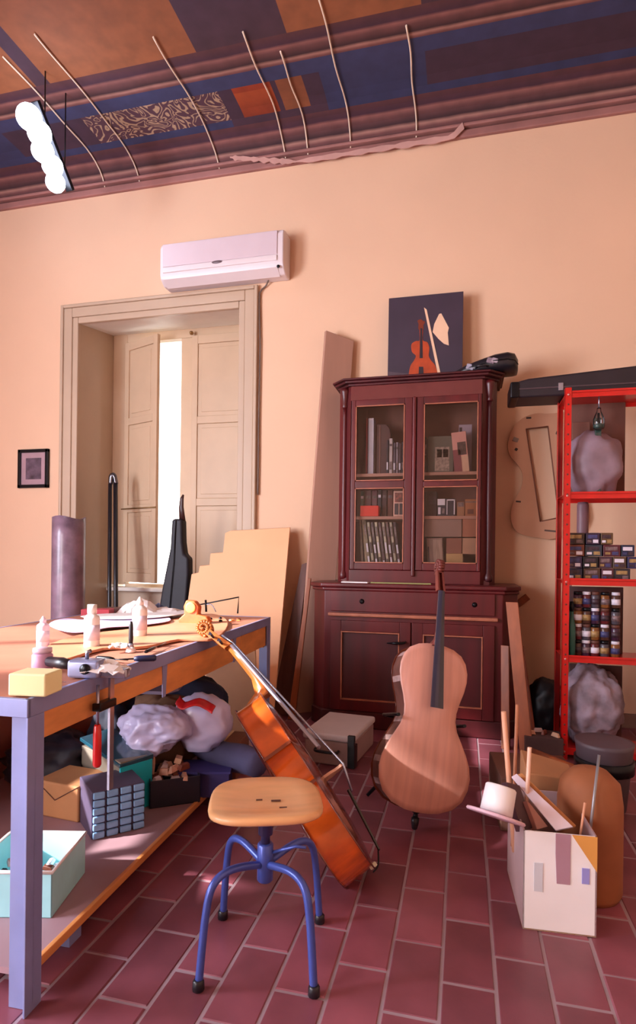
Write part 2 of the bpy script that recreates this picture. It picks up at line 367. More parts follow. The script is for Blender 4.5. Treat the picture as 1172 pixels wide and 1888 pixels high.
# ------------------------------------------------------------------ window_1
win = bpy.data.objects.new('window_1', None); COL.objects.link(win); win['kind'] = 'structure'; win.location = (0, 0, 0)
def leaf(name, w, h, panels, parent, M, knob=False):
    bm = bm_new(); st = .06
    bb(bm, 0, st, -.018, .018, 0, h); bb(bm, w-st, w, -.018, .018, 0, h)
    zs = [0]+[p for p in panels]+[h]
    rails = [(0, .09)]+[(p-.035, p+.035) for p in panels]+[(h-.08, h)]
    for a, b in rails: bb(bm, st, w-st, -.018, .018, a, b)
    o = mk(name, bm, shutter_m, parent, bevel=.004); o.matrix_local = M
    for k in range(len(rails)-1):
        b2 = bm_new(); bb(b2, st, w-st, -.007, .007, rails[k][1], rails[k+1][0]); bb(b2, st+.04, w-st-.04, -.013, .013, rails[k][1]+.04, rails[k+1][0]-.04)
        mk('shutter_panel', b2, shutter_m, o, bevel=.006)
    return o
lh = oztb-.14-SZ
# fixed frame
bm = bm_new(); fx0, fx1 = ox0, ox1; xg = onY(335, 800, RD).x; xm = onY(358, 800, RD).x; xh = onY(236, 800, RD).x
bb(bm, fx0, xh+.0, RD-.03, RD+.06, SZ, oztb+.05); bb(bm, fx1-.03, fx1, RD-.03, RD+.06, SZ, oztb+.05); bb(bm, xh, fx1-.03, RD-.03, RD+.06, oztb-.12, oztb+.05)
bb(bm, xg, xm, RD-.03, RD+.06, SZ, oztb-.12); bb(bm, xh, fx1-.03, RD-.03, RD+.06, SZ-.06, SZ+.01)
mk('window_frame', bm, shutter_m, win, bevel=.006)
bm = bm_new(); bb(bm, ox0+.02, ox1, RD-.14, RD+.06, SZ-.06, SZ-.02); mk('window_sill', bm, whiteplaster, win, bevel=.012)
bm = bm_new(); bb(bm, xh, xg, RD+.03, RD+.036, SZ, oztb-.12); mk('window_pane', bm, glass, win)
p0 = onF(234, 850, 5.80); p1 = onF(293, 850, 5.52); d = (p1-p0); d.z = 0; lw = d.length; d.normalize()
p0.x = max(p0.x, xh); p0.y = RD-.05
Ml = frameM((p0.x, p0.y, SZ+.03), (d.x, d.y, 0), (-d.y, d.x, 0), (0, 0, 1)); leaf('shutter_leaf', lw, lh-.03, [lh*.30, lh*.66], win, Ml)
leaf('shutter_leaf', fx1-.03-xm, lh, [lh*.33, lh*.66], win, Matrix.Translation((xm, RD-.05, SZ+.02)))
bm = bm_new(); lathe(bm, [(.002, -.02), (.016, -.015), (.02, 0), (.012, .02), (.002, .024)], 12, Matrix.Translation((xm+.0, RD-.085, oztb-.1)) @ Matrix.Rotation(PI/2, 4, 'X')); mk('shutter_knob', bm, mat('old_brass', '#8a6a40', .4, metal=.6), win)
bm = bm_new(); p = Ml @ Vector((0, -.04, lh*.30)); q = Ml @ Vector((lw+.03, -.04, lh*.30)); tube(bm, [p, q], .006, 6); mk('shutter_bar', bm, mat('old_brass', '#8a6a40'), win)
# ------------------------------------------------------------------ window_2 in the left wall (unseen; opening sized to let the sun reach the bench)
w2 = bpy.data.objects.new('window_2', None); COL.objects.link(w2); w2['kind'] = 'structure'
bm = bm_new()
for a, b in ((wy0, wy0+.06), (wy1-.06, wy1), ((wy0+wy1)/2-.03, (wy0+wy1)/2+.03)): bb(bm, LX-.22, LX-.16, a, b, wz0, wz1)
for a, b in ((wz0, wz0+.07), (wz1-.07, wz1)): bb(bm, LX-.22, LX-.16, wy0, wy1, a, b)
mk('window_frame', bm, shutter_m, w2, bevel=.005)

# ================================================================== ON THE BACK WALL
# air conditioner
a0 = onY(297, 516, WY-.2); a1 = onY(516, 426, WY-.2); a2 = onY(310, 522, WY-.2)
ax0, ax1 = a0.x, onY(517, 460, WY-.2).x; ax1b = onY(546, 460, WY).x
az0, az1 = onY(517, 500, WY-.18).z, onY(517, 420, WY-.18).z
azl = onY(300, 520, WY-.2).z; az0 = (az0+azl)/2
t = thing('air_conditioner', 'long white split air conditioner high on the wall above the window', 'air conditioner', ((ax0+ax1)/2, WY, az0))
w_ = (ax1-ax0)+.04; hh = az1-az0; D = .19
sec = [(0, 0), (-D*.62, -.004), (-D*.93, .035), (-D, .075), (-D, hh-.05), (-D*.9, hh-.012), (-D*.7, hh), (0, hh)]
MY = Matrix(((0, 0, 1, 0), (1, 0, 0, 0), (0, 1, 0, 0), (0, 0, 0, 1)))
bm = bm_new(); prism(bm, sec, -w_/2, w_/2, MY); mk('body', bm, acw, t, bevel=.012, seg=3)
bm = bm_new(); bb(bm, -w_/2+.03, w_/2-.05, -D-.008, -D+.01, hh*.38, hh*.93); mk('front_panel', bm, acf, t, bevel=.004)
bm = bm_new(); bb(bm, -w_/2+.03, w_/2-.05, -D-.012, -D+.01, hh*.235, hh*.36); mk('front_rail', bm, acw, t, bevel=.005)
bm = bm_new(); prism(bm, [(-D*.55, -.012), (-D*.97, .03), (-D*1.0, .045), (-D*.93, .048), (-D*.55, .004)], -w_/2+.03, w_/2-.05, MY); mk('louver', bm, acw, t, bevel=.002)
bm = bm_new(); lathe(bm, [(.001, 0), (.045, 0), (.045, .004), (.001, .005)], 20, Matrix.Translation((-.02, -D-.012, hh*.34)) @ Matrix.Rotation(PI/2, 4, 'X') @ Matrix.Diagonal((1, .25, 1, 1))); mk('badge', bm, mat('badge_grey', '#6a5a60', .4), t)
bm = bm_new(); lathe(bm, [(.001, 0), (.013, 0), (.013, .005), (.001, .006)], 12, Matrix.Translation((w_/2-.04, -D-.0, .03)) @ Matrix.Rotation(PI/2, 4, 'X')); mk('receiver', bm, blackm, t)
# its cable
cp = [onY(x, y, WY-.02) for x, y in ((510, 506), (500, 516), (490, 527), (481, 536), (478, 552), (479, 620), (479, 650), (477, 760), (476, 850), (475, 912))]
for p in cp[:2]: p.y = WY-.06
bm = bm_new(); tube(bm, catmull(cp, 5), .0065, 6)
o = mk('cable', bm, mat('grey_cable', '#6b5a50', .5)); tag(o, 'thin dark cable from the air conditioner down beside the window surround', 'cable')

# tall board leaning against the wall
def board(name, q, th, m, label, cat='board', bev=.003):
    """q: four corners (bottom-left, bottom-right, top-right, top-left); thickness goes away from the viewer"""
    q = [Vector(v) for v in q]; n = (q[1]-q[0]).cross(q[3]-q[0]).normalized()
    if n.y > 0: n = -n
    org = Vector((q[0].x, q[0].y, 0)); q = [v-org for v in q]; b = [v-n*th for v in q]
    bm = bm_new(); addmesh(bm, q+b, [(0, 1, 2, 3), (7, 6, 5, 4), (0, 4, 5, 1), (1, 5, 6, 2), (2, 6, 7, 3), (3, 7, 4, 0)])
    o = mk(name, bm, m, loc=org, bevel=bev); tag(o, label, cat); return o
q0 = onZ(547, 1318, 0.0); top_l = onY(601, 609, 4.50); top_r = onY(652, 628, 4.56)
dx = Vector((.30, .10, 0)); 
hb = mat('grey_brown_hardboard', '#b08470', .6, var=.1, scale=4, stretch=(2, 2, .2))
q0 = Vector((q0.x, 4.30, 0)); q0.x = onY(547, 1310, 4.30).x
board('tall_board', [q0, q0+Vector((.19, .16, 0)), top_r, top_l], .03, hb, 'tallest grey-brown board leaning on the wall left of the cabinet')
# dark planks beside it
pd = [onY(x, y, 4.40) for x, y in ((560, 1036), (567, 1036))]
def lean(name, bl, br, tr, tl, yb, yt, th, m, label, cat='plank'):
    B0 = onY(*bl, yb); B1 = onY(*br, yb); T1 = onY(*tr, yt); T0 = onY(*tl, yt)
    B0.z = max(B0.z, .0); z = 0.003; B0.z = z; B1.z = z
    return board(name, [B0, B1, T1, T0], th, m, label, cat)
lean('dark_plank', (497, 1318), (535, 1318), (567, 1037), (556, 1040), 4.22, 4.50, .02, plank_d, 'narrow dark brown plank leaning between the stepped plywood and tall board')
lean('dark_plank', (530, 1322), (543, 1322), (573, 1066), (567, 1066), 4.12, 4.30, .018, plank_o, 'thin reddish strip just left of the tall board')
# stepped plywood sheet
yo = 4.14; stp = [(345, 1117), (353, 1059), (366, 1056), (368, 1044), (386, 1042), (388, 1021), (411, 1019), (415, 983), (424, 979), (534, 973)]
yb_, yt_ = 3.98, 4.50
def lp(px, py):      # plane that leans: bottom at yb_, 1.45 m up at yt_
    y = yt_
    for _ in range(8):
        p = onY(px, py, y); y = yb_+(yt_-yb_)*min(1.1, max(0, p.z/1.42))
    return p
P = [lp(*p) for p in stp]; br = lp(503, 1330); bl = lp(338, 1330); br.z = bl.z = .0; br.y = bl.y = yb_
P = P+[br, bl]
org = Vector((bl.x, bl.y, 0)); th = Vector((0, .018, .004)); bm = bm_new(); n = len(P)
vs = [p-org for p in P]+[p-org+th for p in P]
addmesh(bm, vs, [tuple(range(n)), tuple(range(2*n-1, n-1, -1))]+[(i, (i+1) % n, n+(i+1) % n, n+i) for i in range(n)])
tag(mk('stepped_plywood_sheet', bm, mat('pale_plywood', '#eeb486', .6, var=.04, scale=3), loc=org), 'large pale plywood sheet with a stepped edge leaning under the window', 'board')
# beige panel behind the bench end
lean('beige_panel', (382, 1372), (476, 1372), (470, 1190), (378, 1190), 3.62, 3.86, .02, mat('beige_panel', '#c99f7c', .7, var=.06), 'plain beige panel standing behind the far bench leg', 'board')

# small framed picture at left
t = thing('framed_photo', 'small dark-framed photo on the wall left of the window', 'picture', onY(62, 900, WY))
p0 = onY(36, 902, WY); p1 = onY(92, 828, WY); cxp = onY(62, 900, WY)
x0, x1, z0, z1 = p0.x-cxp.x, p1.x-cxp.x, 0, p1.z-cxp.z
bm = bm_new()
for a in ((x0, x0+.03, 0, z1), (x1-.03, x1, 0, z1), (x0, x1, 0, .03), (x0, x1, z1-.03, z1)): bb(bm, a[0], a[1], -.03, 0, a[2], a[3])
mk('frame', bm, blackm, t, bevel=.003)
bm = bm_new(); bb(bm, x0+.02, x1-.02, -.014, -.004, .02, z1-.02); mk('mount', bm, mat('photo_mount', '#a98a92', .4), t)
bm = bm_new(); bb(bm, x0+.08, x1-.08, -.017, -.013, .08, z1-.08); mk('photo', bm, mat('photo_print', '#5a4a58', .3, var=.6, scale=14), t)

# ================================================================== CABINET
YU, YB = 4.20, 4.06; c0 = onY(766, 1340, YB); CX = c0.x
def cxz(px, py, Y=YU): p = onY(px, py, Y); return p.x-CX, p.z
t = cab = thing('display_cabinet', 'tall dark red wooden cabinet with glazed doors above and solid doors below', 'cabinet', (CX, YB, 0))
oy = -YB        # local y = world y - YB
def lb(bm, x0, x1, y0, y1, z0, z1, mi=0): return bb(bm, x0, x1, y0+oy, y1+oy, z0, z1, None, mi)
bx0 = cxz(597, 1200, YB)[0]; bx1 = cxz(926, 1200, YB)[0]; zb = onY(766, 1078, YB-.03).z
ex = .10
bm = bm_new(); pl = [(bx0, 0), (bx1, 0), (bx1+ex, .10), (bx1+ex, WY-YB-.02), (bx0-ex, WY-YB-.02), (bx0-ex, .10)]
prism(bm, pl, .10, zb-.05); mk('base_body', bm, mahog, t, bevel=.006)
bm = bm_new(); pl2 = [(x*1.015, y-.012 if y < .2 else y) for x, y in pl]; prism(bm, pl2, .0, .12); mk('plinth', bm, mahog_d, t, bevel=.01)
pl3 = [(x*1.03, y-.035 if y < .2 else y) for x, y in pl]
bm = bm_new(); prism(bm, pl3, zb-.03, zb+.0); prism(bm, [(x*1.015, y-.02 if y < .2 else y) for x, y in pl], zb-.055, zb-.03); mk('counter_top', bm, mahog, t, bevel=.008)
# drawer
zd0, zd1 = onY(766, 1131, YB).z, onY(766, 1092, YB).z
dxa, dxb = cxz(611, 1110, YB)[0], cxz(912, 1110, YB)[0]
bm = bm_new(); bb(bm, dxa, dxb, -.018, .01, zd0, zd1); d_ = mk('drawer', bm, mahog, t, bevel=.004)
bm = bm_new(); bb(bm, dxa-.02, dxb+.02, -.028, .01, zd0-.035, zd0-.012); mk('moulding', bm, mahog_l, t, bevel=.005)
for sx in (-.38, .38):
    bm = bm_new(); lathe(bm, [(.002, 0), (.018, 0), (.012, .006), (.006, .012)], 12, Matrix.Translation((sx, -.018, (zd0+zd1)/2)) @ Matrix.Rotation(PI/2, 4, 'X')); mk('keyhole_plate', bm, blackm, d_)
# base doors
zo0, zo1 = onY(766, 1318, YB).z, onY(766, 1148, YB).z; mid = cxz(757, 1250, YB)[0]
for k, (a, b) in enumerate(((dxa, mid-.004), (mid+.004, dxb))):
    bm = bm_new(); s = .075
    for r in ((a, a+s, zo0, zo1), (b-s, b, zo0, zo1), (a+s, b-s, zo0, zo0+s), (a+s, b-s, zo1-s, zo1)): bb(bm, r[0], r[1], -.022, .0, r[2], r[3])
    dr = mk('base_door', bm, mahog, t, bevel=.004)
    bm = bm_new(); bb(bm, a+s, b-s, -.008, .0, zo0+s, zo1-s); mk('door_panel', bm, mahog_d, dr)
    bm = bm_new(); e = .009
    for r in ((a+s, a+s+e, zo0+s, zo1-s), (b-s-e, b-s, zo0+s, zo1-s), (a+s+e, b-s-e, zo0+s, zo0+s+e), (a+s+e, b-s-e, zo1-s-e, zo1-s)): bb(bm, r[0], r[1], -.027, -.008, r[2], r[3])
    mk('beading', bm, mahog_l, dr, bevel=.002)
    bm = bm_new(); lathe(bm, [(.002, 0), (.02, 0), (.016, .005), (.004, .008)], 12, Matrix.Translation(((b-s/2) if k == 0 else (a+s/2), -.022, (zo0+zo1)/2+.03)) @ Matrix.Rotation(PI/2, 4, 'X')); mk('keyhole_plate', bm, blackm, dr)
kx = mid-.04; bm = bm_new(); tube(bm, [(kx, -.025, .62), (kx-.0, -.06, .62), (kx-.06, -.065, .615), (kx-.12, -.05, .612)], [.008, .008, .01, .004], 8); mk('door_handle', bm, blackm, t)
# upper case
ux0 = cxz(645, 900)[0]; ux1 = cxz(887, 900)[0]; zt = cxz(766, 706)[1]; e2 = .10; YD = .14   # YD: front of the upper case
up = WY-YB-.02
bm = bm_new()
bb(bm, ux0-.0, ux1+.0, up-.02, up, zb, zt)                       # back
for s_, x_ in ((-1, ux0), (1, ux1)):                             # canted corners and sides
    prism(bm, [(x_, YD), (x_, YD+.03), (x_+s_*e2*.7, YD+.11), (x_+s_*e2*.7, up), (x_+s_*e2, up), (x_+s_*e2, YD+.09)], zb, zt)
bb(bm, ux0-.06, ux1+.06, YD+.03, up, zt-.03, zt); bb(bm, ux0-.06, ux1+.06, YD+.02, up, zb, zb+.03)
mk('upper_body', bm, [mahog], t)
bm = bm_new(); bb(bm, ux0-.05, ux1+.05, up-.03, up-.021, zb+.03, zt-.03); mk('back_panel', bm, inner, t)
bm = bm_new(); zf = cxz(766, 733)[1]; bb(bm, ux0, ux1, YD-.005, YD+.03, zf, zt); mk('frieze', bm, mat('frieze_gloss', '#6a3434', .18, var=.1, coat=.6), t, bevel=.003)
co = [(ux0-.0, -.0), (ux1+.0, -.0), (ux1+e2, .10), (ux1+e2, up-YD), (ux0-e2, up-YD), (ux0-e2, .10)]
bm = bm_new()
for k, (g, z0, z1) in enumerate(((.015, zt, zt+.018), (.035, zt+.018, zt+.036), (.05, zt+.036, zt+.05))):
    prism(bm, [(x+(g if x > 0 else -g), y+YD-(g if y < .2 else 0)) for x, y in co], z0, z1)
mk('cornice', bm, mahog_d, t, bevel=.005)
bm = bm_new(); bb(bm, ux0, ux1, YD-.012, YD+.03, zb, cxz(766, 1052)[1]); mk('bottom_rail', bm, mahog, t, bevel=.004)
for s_, x_ in ((-1, ux0-.052), (1, ux1+.052)):
    c = mk('corner_column', lathe(bm_new(), [(.02, zb+.02), (.03, zb+.03), (.03, zb+.06), (.018, zb+.08), (.017, zb+.3), (.021, zb+.5), (.016, zt-.2), (.018, zt-.15)], 14, Matrix.Translation((x_, YD+.04, 0))), mahog_d if s_ > 0 else mahog, t, smooth=False)  # right column takes the darker mahogany, its shade put into the colour
    mk('capital', lathe(bm_new(), [(.018, zt-.15), (.026, zt-.14), (.02, zt-.12), (.03, zt-.05), (.036, zt-.03), (.036, zt-.005)], 14, Matrix.Translation((x_, YD+.04, 0))), mahog, c)
# mid stile and shelves
zs = [cxz(700, y)[1] for y in (871, 951)]; zsr = [cxz(830, y)[1] for y in (871, 951)]
mx = cxz(763, 900)[0]
bm = bm_new(); bb(bm, mx-.008, mx+.008, YD+.0, up-.02, zb+.03, zt-.03); mk('divider', bm, mahog_d, t)
for z in zs:
    for a, b in ((ux0-.05, mx-.01), (mx+.01, ux1+.05)):
        bm = bm_new(); bb(bm, a, b, YD+.05, up-.03, z-.022, z); mk('shelf', bm, mat('shelf_edge', '#b07e6e', .6), t)
# glazed doors, each in two panes
def gl(px0, px1, prs):
    x0 = cxz(px0, 900)[0]; x1 = cxz(px1, 900)[0]; z0, z1 = cxz(766, 1052)[1]+.002, zf-.002
    bm = bm_new(); holes = [(cxz((a+c)/2, b)[1], cxz((a+c)/2, d)[1], cxz(a, (b+d)/2)[0], cxz(c, (b+d)/2)[0]) for a, d, c, b in prs]   # z0,z1,x0,x1
    hx0 = holes[0][2]; hx1 = holes[0][3]; y0, y1 = YD-.022, YD+.004
    bb(bm, x0, hx0, y0, y1, z0, z1); bb(bm, hx1, x1, y0, y1, z0, z1)
    bb(bm, hx0, hx1, y0, y1, z0, holes[1][0]); bb(bm, hx0, hx1, y0, y1, holes[1][1], holes[0][0]); bb(bm, hx0, hx1, y0, y1, holes[0][1], z1)
    dr = mk('glazed_door', bm, mahog, t, bevel=.004)
    for h in holes:
        bm = bm_new(); bb(bm, hx0-.004, hx1+.004, YD-.010, YD-.006, h[0]-.004, h[1]+.004); mk('glass_pane', bm, glass, dr)
        bm = bm_new(); e = .007
        for r in ((hx0, hx0+e, h[0], h[1]), (hx1-e, hx1, h[0], h[1]), (hx0, hx1, h[0], h[0]+e), (hx0, hx1, h[1]-e, h[1])): bb(bm, r[0], r[1], YD-.027, YD-.012, r[2], r[3])
        mk('beading', bm, mahog_l, dr)
    return dr
gl(647, 759, ((656, 748, 746, 887), (656, 900, 746, 1038)))
g2 = gl(767, 886, ((781, 743, 881, 887), (781, 897, 881, 1039)))
bm = bm_new(); bb(bm, mx-.014, mx+.012, YD-.036, YD-.02, zb+.05, zf); mk('cover_strip', bm, mahog, t, bevel=.008)

# contents of the glazed part: (name, px x0, x1, y top, y bottom, depth offset, tilt, material, label, category, group)
def item(name, x0, x1, y0, y1, dep, tilt, m, label, cat, group=None, thick=.1, shelf=None, bev=.003, extras=None):
    Y = YB+YD+dep; a = onY(x0, y1, Y); b = onY(x1, y0, Y); w = b.x-a.x; z = shelf if shelf is not None else a.z; h = b.z-z
    Mx = Matrix.Translation((a.x+w/2, Y, z)) @ Matrix.Rotation(tilt, 4, 'Y')
    if extras:
        t_ = thing(name, label, cat, group=group, M=Mx); par = t_
        bm = bm_new(); bb(bm, -w/2, w/2, 0, thick, 0, h); mk('cover', bm, m, par, bevel=bev)
        for nm, u0, u1, v0, v1, mm in extras:
            bm = bm_new(); bb(bm, -w/2+w*u0, -w/2+w*u1, -.004, .002, h*v0, h*v1); mk(nm, bm, mm, par)
        return t_
    bm = bm_new(); bb(bm, -w/2, w/2, 0, thick, 0, h); o = mk(name, bm, m, bevel=bev); o.matrix_world = Mx; tag(o, label, cat, group); return o
z1_, z2_, z3_ = zs[0], zs[1], zb+.03
M_ = lambda n, c, v=.1, r=.6, s=8: mat(n, c, r, var=v, scale=s)
busy1 = M_('printed_dark_spine', '#3a2630', .8, .5, 40); busy2 = M_('printed_photo', '#6e5a5c', .7, .4, 45); 
lbl = M_('label_white', '#d8d0dc', .05)
item('ring_binder', 674, 677.5, 771, 868, .12, 0, M_('deep_red', '#8a1418'), 'thin deep red folder left of the white binder, upper left shelf', 'folder', shelf=z1_)
item('ring_binder', 678, 689, 771, 868, .10, .0, M_('binder_white', '#c9c6d6'), 'tall pale white binder on the upper left shelf of the cabinet', 'binder', shelf=z1_, extras=[('spine_edge', 0, .12, 0, 1, M_('edge_grey', '#9a93a5')), ('spine_cap', .1, .95, .965, 1.0, lbl)])
t_ = thing('arched_case', 'dark brown round-topped case standing on the upper left shelf', 'case', onY(708, 868, YB+YD+.16)); t_.location.z = z1_
bm = bm_new(); pts = [(-.06, 0), (.05, 0), (.05, .30), (.04, .35), (.015, .38), (-.06, .385)]; prism(bm, pts, -.06, .02, XZ); mk('shell', bm, M_('case_brown', '#4a2a2a', .2), t_, bevel=.008)
bm = bm_new(); bb(bm, -.035, -.028, -.026, -.02, 0, .37); mk('seam', bm, M_('case_trim', '#7a5048'), t_)
bk = [(712, 716, 811, '#2a2230', 'black'), (717, 723.5, 808, '#c2b0b0', 'pale grey'), (724.5, 729, 816, '#5a4a58', 'mauve'), (729.5, 734, 815, '#8a7a84', 'light mauve'), (734.5, 739, 817, '#4a3844', 'plum'), (739.5, 745, 814, '#2c1e2a', 'darkest')]
for k, (a, b, y, c, w) in enumerate(bk):
    item('book', a, b, y, 868, .08, 0, M_('book_'+w.replace(' ', '_'), c, .25), '%s upright book in the row at the right of the upper left shelf' % w, 'book', 'books on the upper left shelf', shelf=z1_, extras=[('title_label', .12, .88, .12, .34, busy2 if k % 2 else lbl), ('title_band', .1, .9, .78, .84, busy1)])
bk = [(664, 671, 905, '#2f4a40', 'dark green'), (672, 684, 904, '#5c3844', 'plum'), (685, 695, 904, '#6e4450', 'rose'), (696, 703, 902, '#1c1824', 'black'), (704, 713, 903, '#3a1820', 'oxblood'), (714, 724, 903, '#61281e', 'brick red')]
for k, (a, b, y, c, w) in enumerate(bk):
    item('book', a, b, y, 949, .14, 0, M_('bookb_'+w.replace(' ', '_'), c, .2), '%s book behind the red box, second shelf on the left' % w, 'book', 'books on the second left shelf', shelf=z2_, extras=[('title_band', .15, .85, .7, .8, lbl if k % 3 == 0 else busy2)])
item('red_box', 663.5, 697.5, 932, 949, .04, 0, M_('bright_red', '#d8240f', .05), 'small bright red box on the second shelf behind the left door', 'box', shelf=z2_, thick=.08)
item('picture_book', 724.5, 746, 905, 949, .04, 0, M_('cover_cream', '#d8a898', .1), 'cream illustrated book facing out at the right end of the second left shelf', 'book', shelf=z2_, thick=.02, extras=[('printed_figure', .14, .86, .55, .93, M_('print_red_brown', '#7a3a30', .8, .5, 60)), ('printed_arch', .12, .46, .06, .5, M_('print_dark', '#2a1e28', .4, .5, 40)), ('printed_arch', .54, .86, .06, .5, M_('print_dark', '#2a1e28'))])
# leaning row of magazines, bottom left
for k in range(11):
    x = 668+k*6.9; c = ['#5c4a3c', '#8a7458', '#7a6a50', '#aaa088', '#3a2c34', '#c0b49a', '#4a3036', '#b0a48e', '#5a3a38', '#a89c88', '#402830'][k]
    w = ['olive brown', 'tan', 'khaki', 'pale sage', 'dark plum', 'cream', 'brown-black', 'stone', 'maroon', 'sand', 'darkest'][k]
    hgt = 958 if k < 3 else 962
    item('magazine', x, x+5.2, hgt, 1036, .05, -.13 if k > 1 else -.08, mat('mag_%d' % k, c, .5, var=.35, scale=30), '%s magazine in the leaning row inside the cabinet, %s from the left' % (w, ['first', 'second', 'third', 'fourth', 'fifth', 'sixth', 'seventh', 'eighth', 'ninth', 'tenth', 'last'][k]), 'magazine', 'leaning magazines in the cabinet', shelf=z3_, thick=.18, bev=.001,
         extras=[('spine_print', .15, .85, .1+.02*(k % 4), .32+.03*(k % 3), busy1 if k % 2 else lbl), ('spine_print', .15, .85, .45, .6+.04*(k % 2), lbl if k % 3 else busy1), ('spine_print', .15, .85, .75, .92, busy2)] if k > 1 else None)
# right side
grn = M_('grey_green_cloth', '#5e5a50', .1)
item('picture_folder', 788, 836, 803, 868, .10, 0, grn, 'grey-green album with a pasted picture on the upper right shelf', 'album', shelf=z1_, thick=.04, extras=[('pasted_picture', .28, .84, .05, .70, M_('print_grey', '#8e7a70', .5, .5, 50)), ('window_print', .36, .56, .42, .64, M_('print_dark', '#2a1e28')), ('window_print', .6, .8, .42, .64, M_('print_dark', '#2a1e28'))])
item('dark_binder', 781, 787, 806, 868, .10, 0, M_('binder_dark', '#38342e', .2), 'narrow dark binder at the far left of the upper right shelf', 'binder', shelf=z1_, extras=[('spine_label', .2, .8, .5, .8, busy2)])
item('pink_brochure', 838, 866, 795, 868, .07, -.10, M_('pink_card', '#d89a92', .06), 'pink brochure with a dark square photo leaning on the upper right shelf', 'brochure', shelf=z1_, thick=.02, extras=[('photo_square', .34, .92, .42, .74, M_('print_dark2', '#4a3434', .6, .5, 50)), ('maroon_block', .0, .52, .0, .56, M_('maroon_card', '#84404a')), ('cream_block', .54, 1.0, .0, .40, M_('cream_card', '#d2a890'))])
item('paper_stack', 845, 870, 782, 830, .16, 0, M_('lilac_paper', '#a89ab0', .15), 'lilac papers standing behind the pink brochure', 'papers', shelf=z1_, thick=.06, extras=[('dark_tab', .05, .25, .66, .94, M_('print_dark', '#2a1e28'))])
item('boxed_camera', 806, 839, 919, 949, .05, 0, M_('camera_black', '#1e1a2c', .3), 'black box printed with white blocks on the second right shelf', 'box', shelf=z2_, thick=.08, extras=[('white_print', .0, .42, .62, .98, lbl), ('white_print', .04, .18, .1, .5, lbl), ('white_print', .52, .56, .08, .95, lbl), ('white_print', .92, .98, .08, .95, lbl), ('white_print', .52, .96, .88, .95, lbl), ('white_print', .26, .40, .14, .44, busy2)])
item('dark_carton', 783, 805, 906, 949, .12, 0, M_('dark_carton', '#3a2428', .3), 'dark maroon carton left of the black printed box, second right shelf', 'box', shelf=z2_, thick=.1, extras=[('label', .3, .9, .5, .8, busy1)])
item('brown_carton', 842, 856, 925, 949, .06, 0, M_('carton_tan', '#9a6848', .15), 'small tan carton right of the black printed box', 'box', shelf=z2_, thick=.1, extras=[('label', .1, .9, .65, .95, busy2)])
item('brown_carton', 856.5, 880, 920, 949, .07, 0, M_('carton_orange', '#a2603a', .15), 'orange-brown carton at the right end of the second right shelf', 'box', shelf=z2_, thick=.1, extras=[('oval_mark', .2, .7, .12, .4, M_('print_rust', '#6a3424')), ('lid_line', 0, 1, .8, .85, busy2)])
item('grey_carton', 781, 851, 956, 991, .08, 0, M_('carton_grey', '#8f6f66', .08), 'wide grey-brown carton, topmost of the boxes behind the lower right pane', 'box', shelf=onY(810, 990, YB+YD+.08).z, thick=.2)
item('terracotta_carton', 852, 880, 956, 991, .07, 0, M_('carton_terra', '#a5644c', .08), 'terracotta carton beside the wide grey-brown one in the cabinet', 'box', shelf=onY(810, 990, YB+YD+.08).z, thick=.2)
zc = onY(810, 990, YB+YD+.08).z-.001
item('brown_carton', 822, 851, 992, 1020, .08, 0, M_('carton_brown', '#8a5244', .08), 'brown square carton under the grey-brown one in the cabinet', 'box', shelf=z3_+.056, thick=.2)
item('cream_carton', 852, 881, 992, 1020, .07, 0, M_('carton_cream', '#b88a70', .08), 'cream carton under the terracotta one in the cabinet', 'box', shelf=z3_+.056, thick=.2)
item('flat_carton', 822, 881, 1021, 1035, .07, 0, M_('carton_yellow', '#c09868', .06), 'flat yellowish carton lowest in the stack behind the right door', 'box', shelf=z3_, thick=.22)
item('paper_sheaf', 790, 820, 992, 1037, .05, -.06, mat('loose_paper', '#8a6c64', .7, var=.35, scale=12, stretch=(8, 1, .6)), 'loose sheaf of greyish papers left of the stacked cartons', 'papers', shelf=z3_, thick=.15, extras=[('dark_gap', .05, .13, .1, .8, M_('print_dark', '#2a1e28')), ('curled_sheet', .4, .95, .0, .96, mat('loose_paper2', '#a08478', .7, var=.3, scale=12, stretch=(8, 1, .6)))])
# loose things lying on the counter in front of the upper case
p = onZ(672, 1070, zb); 
tag(mk('folded_paper', hexa(bm_new(), [(-.09, -.02, 0), (.10, -.03, 0), (.11, .025, 0), (-.08, .02, 0), (-.09, -.02, .006), (.10, -.03, .008), (.11, .025, .006), (-.08, .02, .01)]), paper, loc=(p.x, YB+.06, zb)), 'white folded paper lying on the cabinet counter at the left', 'paper')
tag(mk('ruler', box(bm_new(), (0, 0, .004), (.42, .03, .008)), M_('yellowed_wood', '#8f8a50'), loc=(p.x+.33, YB+.055, zb)), 'long narrow ruler lying on the cabinet counter', 'ruler')

